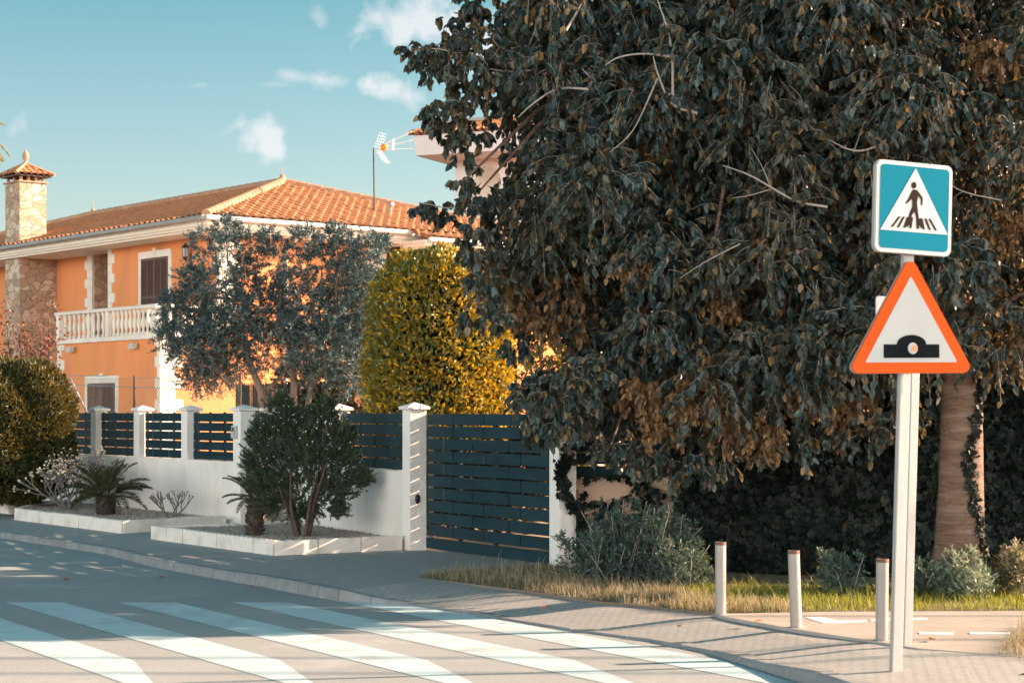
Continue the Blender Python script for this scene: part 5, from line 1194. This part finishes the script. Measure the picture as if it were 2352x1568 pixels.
backtree('dark tree in the garden behind the gate pillar, its crown merging with the big tree', 1620, 24.5, 6.6, 2.0, 101, 40)
backtree('tree in the garden behind the big trunk, lit from behind', 2150, 23.8, 6.8, 2.1, 102, 44)
backtree('garden tree at the right edge behind the ivy', 2650, 22.5, 7.0, 2.2, 103, 44)
backtree('tall garden tree beyond the right edge of the view', 3500, 21.5, 6.5, 2.2, 104, 34)
backtree('tall garden tree further beyond the right edge of the view', 4100, 25.5, 7.5, 2.4, 105, 34)
lowc = [cl(x, y, 26.2, r) for x, y, r in [(1010,1060,.5),(1070,1080,.5),(1130,1090,.5),(1190,1060,.5),(1240,1090,.45),(1100,1150,.45),(1180,1160,.45),(1020,1140,.45),(1280,1040,.5),(1240,1000,.4),(1300,950,.5),(1260,900,.4),(1330,880,.5)]]  # shrubs added behind the gate to keep its gaps dark
crown('added_low_shrubs', 'added dark low shrubs that darken the gaps of the driveway gate', 'shrub', V(-.2, 26.2, .12), [([V(-.2,26.2,.1), V(-.15,26.2,.8)], [.04,.02])], lowc, 80, 20, .3, .3, .6, .08, .035, leafmat('low_shrub_leaf', [(0,(.02,.03,.02)),(1,(.16,.12,.03)),(.6,(.05,.06,.03))], .2, (.3,.2,.04), .5), M_DTWIG, M_BARK, 112, blade=False)
# low yellow shrub right of the laurel hedge
sh = [cl(x, y, 27.0, r) for x, y, r in [(1225,815,.22),(1270,800,.24),(1320,790,.22),(1370,800,.2)]]
crown('yellow_shrub', 'small tree with bright yellow green leaves right of the laurel hedge', 'shrub', V(.75, 27.0, .12), [([V(.75,27,.1), at(1300,920,27), at(1290,830,27)], [.05,.04,.03]), ([V(.7,27,.1), at(1240,900,27), at(1215,840,27)], [.045,.035,.025])], sh, 60, 14, .22, .2, .7, .08, .036, M_LAU, M_BARK, M_BARK, 111, blade=False)

# ------------------------------------------------------------------ ivy on the boundary wall
rng = np.random.RandomState(121)
def wall_front(n, dens):
    x = rng.uniform(.62, 9.5, n); z = rng.uniform(.12, 1.12, n); keep = dens(x, z) > rng.rand(n); return x[keep], z[keep]
def px(x, Y): return CX + F*x/Y
def py_(z, Y): return HOR - F*(z-H)/Y
holes = [(1392,1122,62,30),(1545,1110,42,38),(1548,1165,38,36),(1350,1190,18,30),(1330,1110,20,18),(1468,1215,20,26),(1300,1080,28,50),(1440,1170,24,14),(1580,1220,20,30),(1500,1100,18,12)]
def dens(x, z):
    X = px(x, 20.7); Z = py_(z, 20.7); d = np.ones_like(x)
    for hx, hy, rx, ry in holes: q = ((X-hx)/rx)**2 + ((Z-hy)/ry)**2; d = np.minimum(d, np.clip((q-.75)*3, 0, 1))
    return d*np.where(X < 1600, .75, 1)
iv = empty('ivy', (2.0, 20.6, SW), 0, 'ivy hanging in patches over the peach coloured wall beside the gate pillar', 'ivy')
x, z = wall_front(9000, dens); k = x < 2.3; x, z = x[k], z[k]; P = np.stack([x, 20.68 - rng.rand(len(x))*.10, z], 1)
ivy_leaves(P, np.tile([0,-1,.25], (len(P),1)), .085, 122, M_IVY, 'leaves', iv)
# strand on the right gate pillar
n = 420; tt = rng.rand(n); sx = RG.x + .02 + .10*np.sin(tt*7) + rng.normal(size=n)*.035 + .16*(1-tt); 
Pp = np.stack([sx + .06, RG.y - .02 + (sx - RG.x)*.42 + 0*tt, .2 + tt*1.3], 1); ivy_leaves(Pp, np.tile([.3,-1,.2], (n,1)), .06, 124, M_IVY, 'pillar_strand', iv)
# the dense ivy bank further right, bulging over the wall
ib = empty('ivy_bank', (5, 20.0, SW), 0, 'dense dark bank of ivy behind the bollards and the tree trunk', 'ivy')
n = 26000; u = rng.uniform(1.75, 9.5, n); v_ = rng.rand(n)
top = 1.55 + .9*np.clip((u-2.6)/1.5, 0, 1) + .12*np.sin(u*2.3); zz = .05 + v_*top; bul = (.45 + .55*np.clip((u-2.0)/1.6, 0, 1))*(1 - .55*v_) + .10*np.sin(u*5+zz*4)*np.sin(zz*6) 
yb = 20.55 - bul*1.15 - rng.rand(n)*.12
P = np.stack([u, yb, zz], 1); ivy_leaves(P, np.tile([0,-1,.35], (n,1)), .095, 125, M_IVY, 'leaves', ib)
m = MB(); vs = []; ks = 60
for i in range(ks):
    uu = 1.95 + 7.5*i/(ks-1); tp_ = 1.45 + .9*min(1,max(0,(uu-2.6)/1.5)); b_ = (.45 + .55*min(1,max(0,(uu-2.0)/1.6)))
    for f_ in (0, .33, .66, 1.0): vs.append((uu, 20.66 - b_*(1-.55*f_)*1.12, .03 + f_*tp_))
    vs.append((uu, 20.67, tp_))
m.add(vs, [(i*5+j, (i+1)*5+j, (i+1)*5+j+1, i*5+j+1) for i in range(ks-1) for j in range(4)], True); m.build('ivy_shade_core', M_CORE, ib)  # solid shade-coloured filler behind the ivy leaves
n = 900; P = np.stack([rng.uniform(2.6, 5.2, n), 19.0 - rng.rand(n)*.15, .15 + rng.rand(n)**1.5*1.0], 1)

# leafy weed shrub in front of the ivied wall
def weed(x, y, Y, w_, h_, label, seed, n=46, name='weed_shrub', L=.05, mt=None, flowers=True):
    rng = np.random.RandomState(seed); X = (x-CX)/F*Y; e = empty(name, V(X, Y, .12), 0, label, 'shrub'); st_, P, D, Fl = [], [], [], []
    for i in range(n):
        a = rng.rand()*6.28; o = np.array([X + rng.normal()*w_*.25, Y + rng.normal()*.15, .1]); hgt = h_*rng.uniform(.45,1.0); d = np.array([math.cos(a)*w_*.45*rng.rand(), math.sin(a)*.25, hgt]); t = np.linspace(0,1,5)[:,None]
        path = o + d*t + np.array([math.cos(a),0,-.1])*.08*t**2; st_.append(path)
        for b in range(30):
            q = rng.uniform(.1,1); p = o + d*q; bl = .20*(1.1-q)+.04; bd = unit(rng.normal(size=3)*[1,1,.5] + [0,0,.5])
            for k in range(9): s = rng.uniform(.2,1); P.append(p + bd*bl*s); D.append(unit(bd + rng.normal(size=3)*.8 + [0,0,.25]))
        if flowers: Fl.append(path[-1]); 
    P = np.array(P); D = np.array(D)
    link('foliage', leaf_mesh('foliage', P, D, rng.normal(size=P.shape), L*rng.uniform(.6,1.2,len(P)), L*.30, .1, .5), mt or leafmat('weed_leaf', [(0,(.035,.065,.06)),(1,(.13,.17,.13)),(.6,(.06,.10,.09))], .2, (.3,.35,.1), .5), e)
    s_ = np.array(st_); link('stems', np_tubes('stems', s_, np.full(s_.shape[:2], .004), 4), M_TWIG, e)
    return e
WL = leafmat('weed_leaf', [(0,(.035,.065,.06)),(1,(.13,.17,.13)),(.6,(.06,.10,.09))], .2, (.3,.35,.1), .5)
weed(1465, 1350, 18.6, 1.0, .86, 'bushy blue green weed shrub in front of the ivied wall', 131, 60, mt=WL)
weed(1395, 1345, 18.7, .5, .62, 'lower leafy weed shrub at the foot of the right gate pillar', 132, 26, mt=WL)
weed(1560, 1370, 18.2, .6, .50, 'small leafy weed left of the first bollard', 133, 24, mt=WL)
weed(1925, 1375, 17.6, .22, .42, 'small pale weed between the second and third bollards', 134, 9, mt=WL)
weed(2115, 1372, 17.5, .2, .36, 'small leafy plant between the sign post and the trunk', 135, 8, mt=WL)
weed(2222, 1382, 17.15, .34, .46, 'pale leafy plant at the foot of the big trunk', 136, 20, mt=leafmat('pale_weed', [(0,(.10,.16,.13)),(1,(.35,.38,.28))], .3, (.5,.5,.2), .5))
weed(2335, 1370, 17.4, .35, .55, 'leafy plant at the right edge behind the grass', 137, 22, mt=leafmat('pale_weed2', [(0,(.05,.07,.04)),(1,(.35,.30,.2))], .3, (.5,.4,.1), .5))

# ------------------------------------------------------------------ grass on the verge
def grass(name, label, poly, n, h, mt, seed, bend=.45, w_=.006, zf=.122):
    rng = np.random.RandomState(seed); Q = [G(*p, zf) for p in poly]; P = np.array([[q.x, q.y] for q in Q]); mn, mx = P.min(0), P.max(0); c = mn + (mx-mn)*rng.rand(n*4, 2); ins = np.zeros(len(c), bool)
    for i in range(len(P)):
        a, b = P[i], P[i-1]; cond = ((a[1] > c[:,1]) != (b[1] > c[:,1])); xx = (b[0]-a[0])*(c[:,1]-a[1])/(b[1]-a[1]+1e-9) + a[0]; ins ^= cond & (c[:,0] < xx)
    c = c[ins]; dn = np.sin(c[:,0]*4.1+seed)*np.sin(c[:,1]*3.7)*.5+.5; c = c[rng.rand(len(c)) < .35 + .65*dn][:n]; k = len(c)
    cl_ = (np.sin(c[:,0]*9)*np.cos(c[:,1]*8)*.3 + .85)
    hh = h*rng.gamma(4, .25, k)*cl_; an = rng.rand(k)*6.28; ln = bend*rng.rand(k); d = np.stack([np.cos(an)*ln, np.sin(an)*ln, np.ones(k)], 1); d = unit(d); o = np.concatenate([c, np.full((k,1), zf)], 1)
    s = np.stack([np.cos(an+1.57), np.sin(an+1.57), 0*an], 1)*w_/2; dr = np.stack([np.cos(an), np.sin(an), -.3*np.ones(k)], 1)
    m1 = o + d*hh[:,None]*.55; tp = o + d*hh[:,None] + dr*(hh*bend*.5)[:,None]
    vs = np.stack([o-s, o+s, m1+s*.8, tp, m1-s*.8], 1).reshape(-1,3); b = np.arange(k)[:,None]*5
    ob = link(name, np_mesh(name, vs, b + [0,1,2,4], b + [4,2,3]), mt); tag(ob, label, 'grass', kind='stuff'); return ob
M_DRY = leafmat('dry_grass', [(0,(.26,.19,.12)),(1,(.52,.42,.28)),(.3,(.16,.15,.09)),(.6,(.38,.29,.18))], .3, (.6,.45,.2), .7)
M_GRN = leafmat('green_grass', [(0,(.06,.11,.035)),(1,(.36,.30,.06)),(.5,(.13,.17,.04)),(.8,(.26,.25,.05))], .4, (.6,.55,.05), .5)
left = [(960,1326),(1056,1336),(1209,1355),(1366,1378),(1551,1397),(1640,1407),(1660,1395),(1560,1360),(1400,1330),(1290,1305),(1150,1308),(1040,1314)]
right = [(1551,1397),(1640,1407),(1900,1404),(2352,1402),(2600,1402),(2600,1350),(2100,1350),(1700,1345),(1560,1350)]
grass('dry_grass', 'dry tan grass along the pavement edge by the gate pillar', left, 8500, .080, M_DRY, 141)
grass('green_grass', 'short green grass under the dry stalks left of the bollards', left, 7000, .05, leafmat('dull_grass', [(0,(.06,.09,.05)),(1,(.20,.19,.10))], .3, (.3,.3,.1), .6), 142)
grass('green_grass', 'bright yellow green grass strip behind the bollards and sign post', right, 14000, .075, M_GRN, 143, .7)
grass('dry_grass', 'dry stalks mixed in the grass behind the first bollard', [(1540,1398),(1640,1407),(1830,1406),(1830,1392),(1560,1385)], 1500, .10, M_DRY, 144)
grass('dry_grass', 'patch of dry weeds at the right edge beyond the cycle path', [(2290,1506),(2360,1512),(2700,1540),(2700,1440),(2360,1440),(2320,1470)], 3500, .13, M_DRY, 145, .6)
# fallen leaves
rng = np.random.RandomState(151); fl = [(2135,1468,.13),(1170,1350,.12),(375,1325,.0),(1010,1365,.12),(1480,1372,.12),(580,1348,.0),(160,1331,.0),(1735,1428,.13),(1560,1440,.12),(1260,1395,.12)]
for x, y, z in fl:
    p = G(x, y, z+.006); d = np.array([[math.cos(x), math.sin(x), .1]]); me = leaf_mesh('fallen_leaf', np.array([p]), d, np.array([[.2,.1,1.]]), .085, .055, .3)
    o = link('fallen_leaf', me, mat('dead_leaf', (.42,.16,.05), .8, .2, 30, 0)); tag(o, 'brown dead leaf lying on the ground', 'leaf', 'fallen dead leaves')

# ------------------------------------------------------------------ overhead cables off to the right, seen only as thin shadows on the road
for i, (Yc, z, lab) in enumerate(((19.0, 6.6, 'lowest'), (17.55, 6.9, 'middle'), (17.0, 7.4, 'highest'))):
    m = MB(); m.tube([(7 + k*2.2, Yc + .0*k, z - .25*math.sin(math.pi*k/14)) for k in range(15)], .028, 8)
    o = m.build('overhead_cable', M_BLACK); tag(o, 'black overhead cable above the street, %s of three' % lab, 'cable', 'overhead cables')
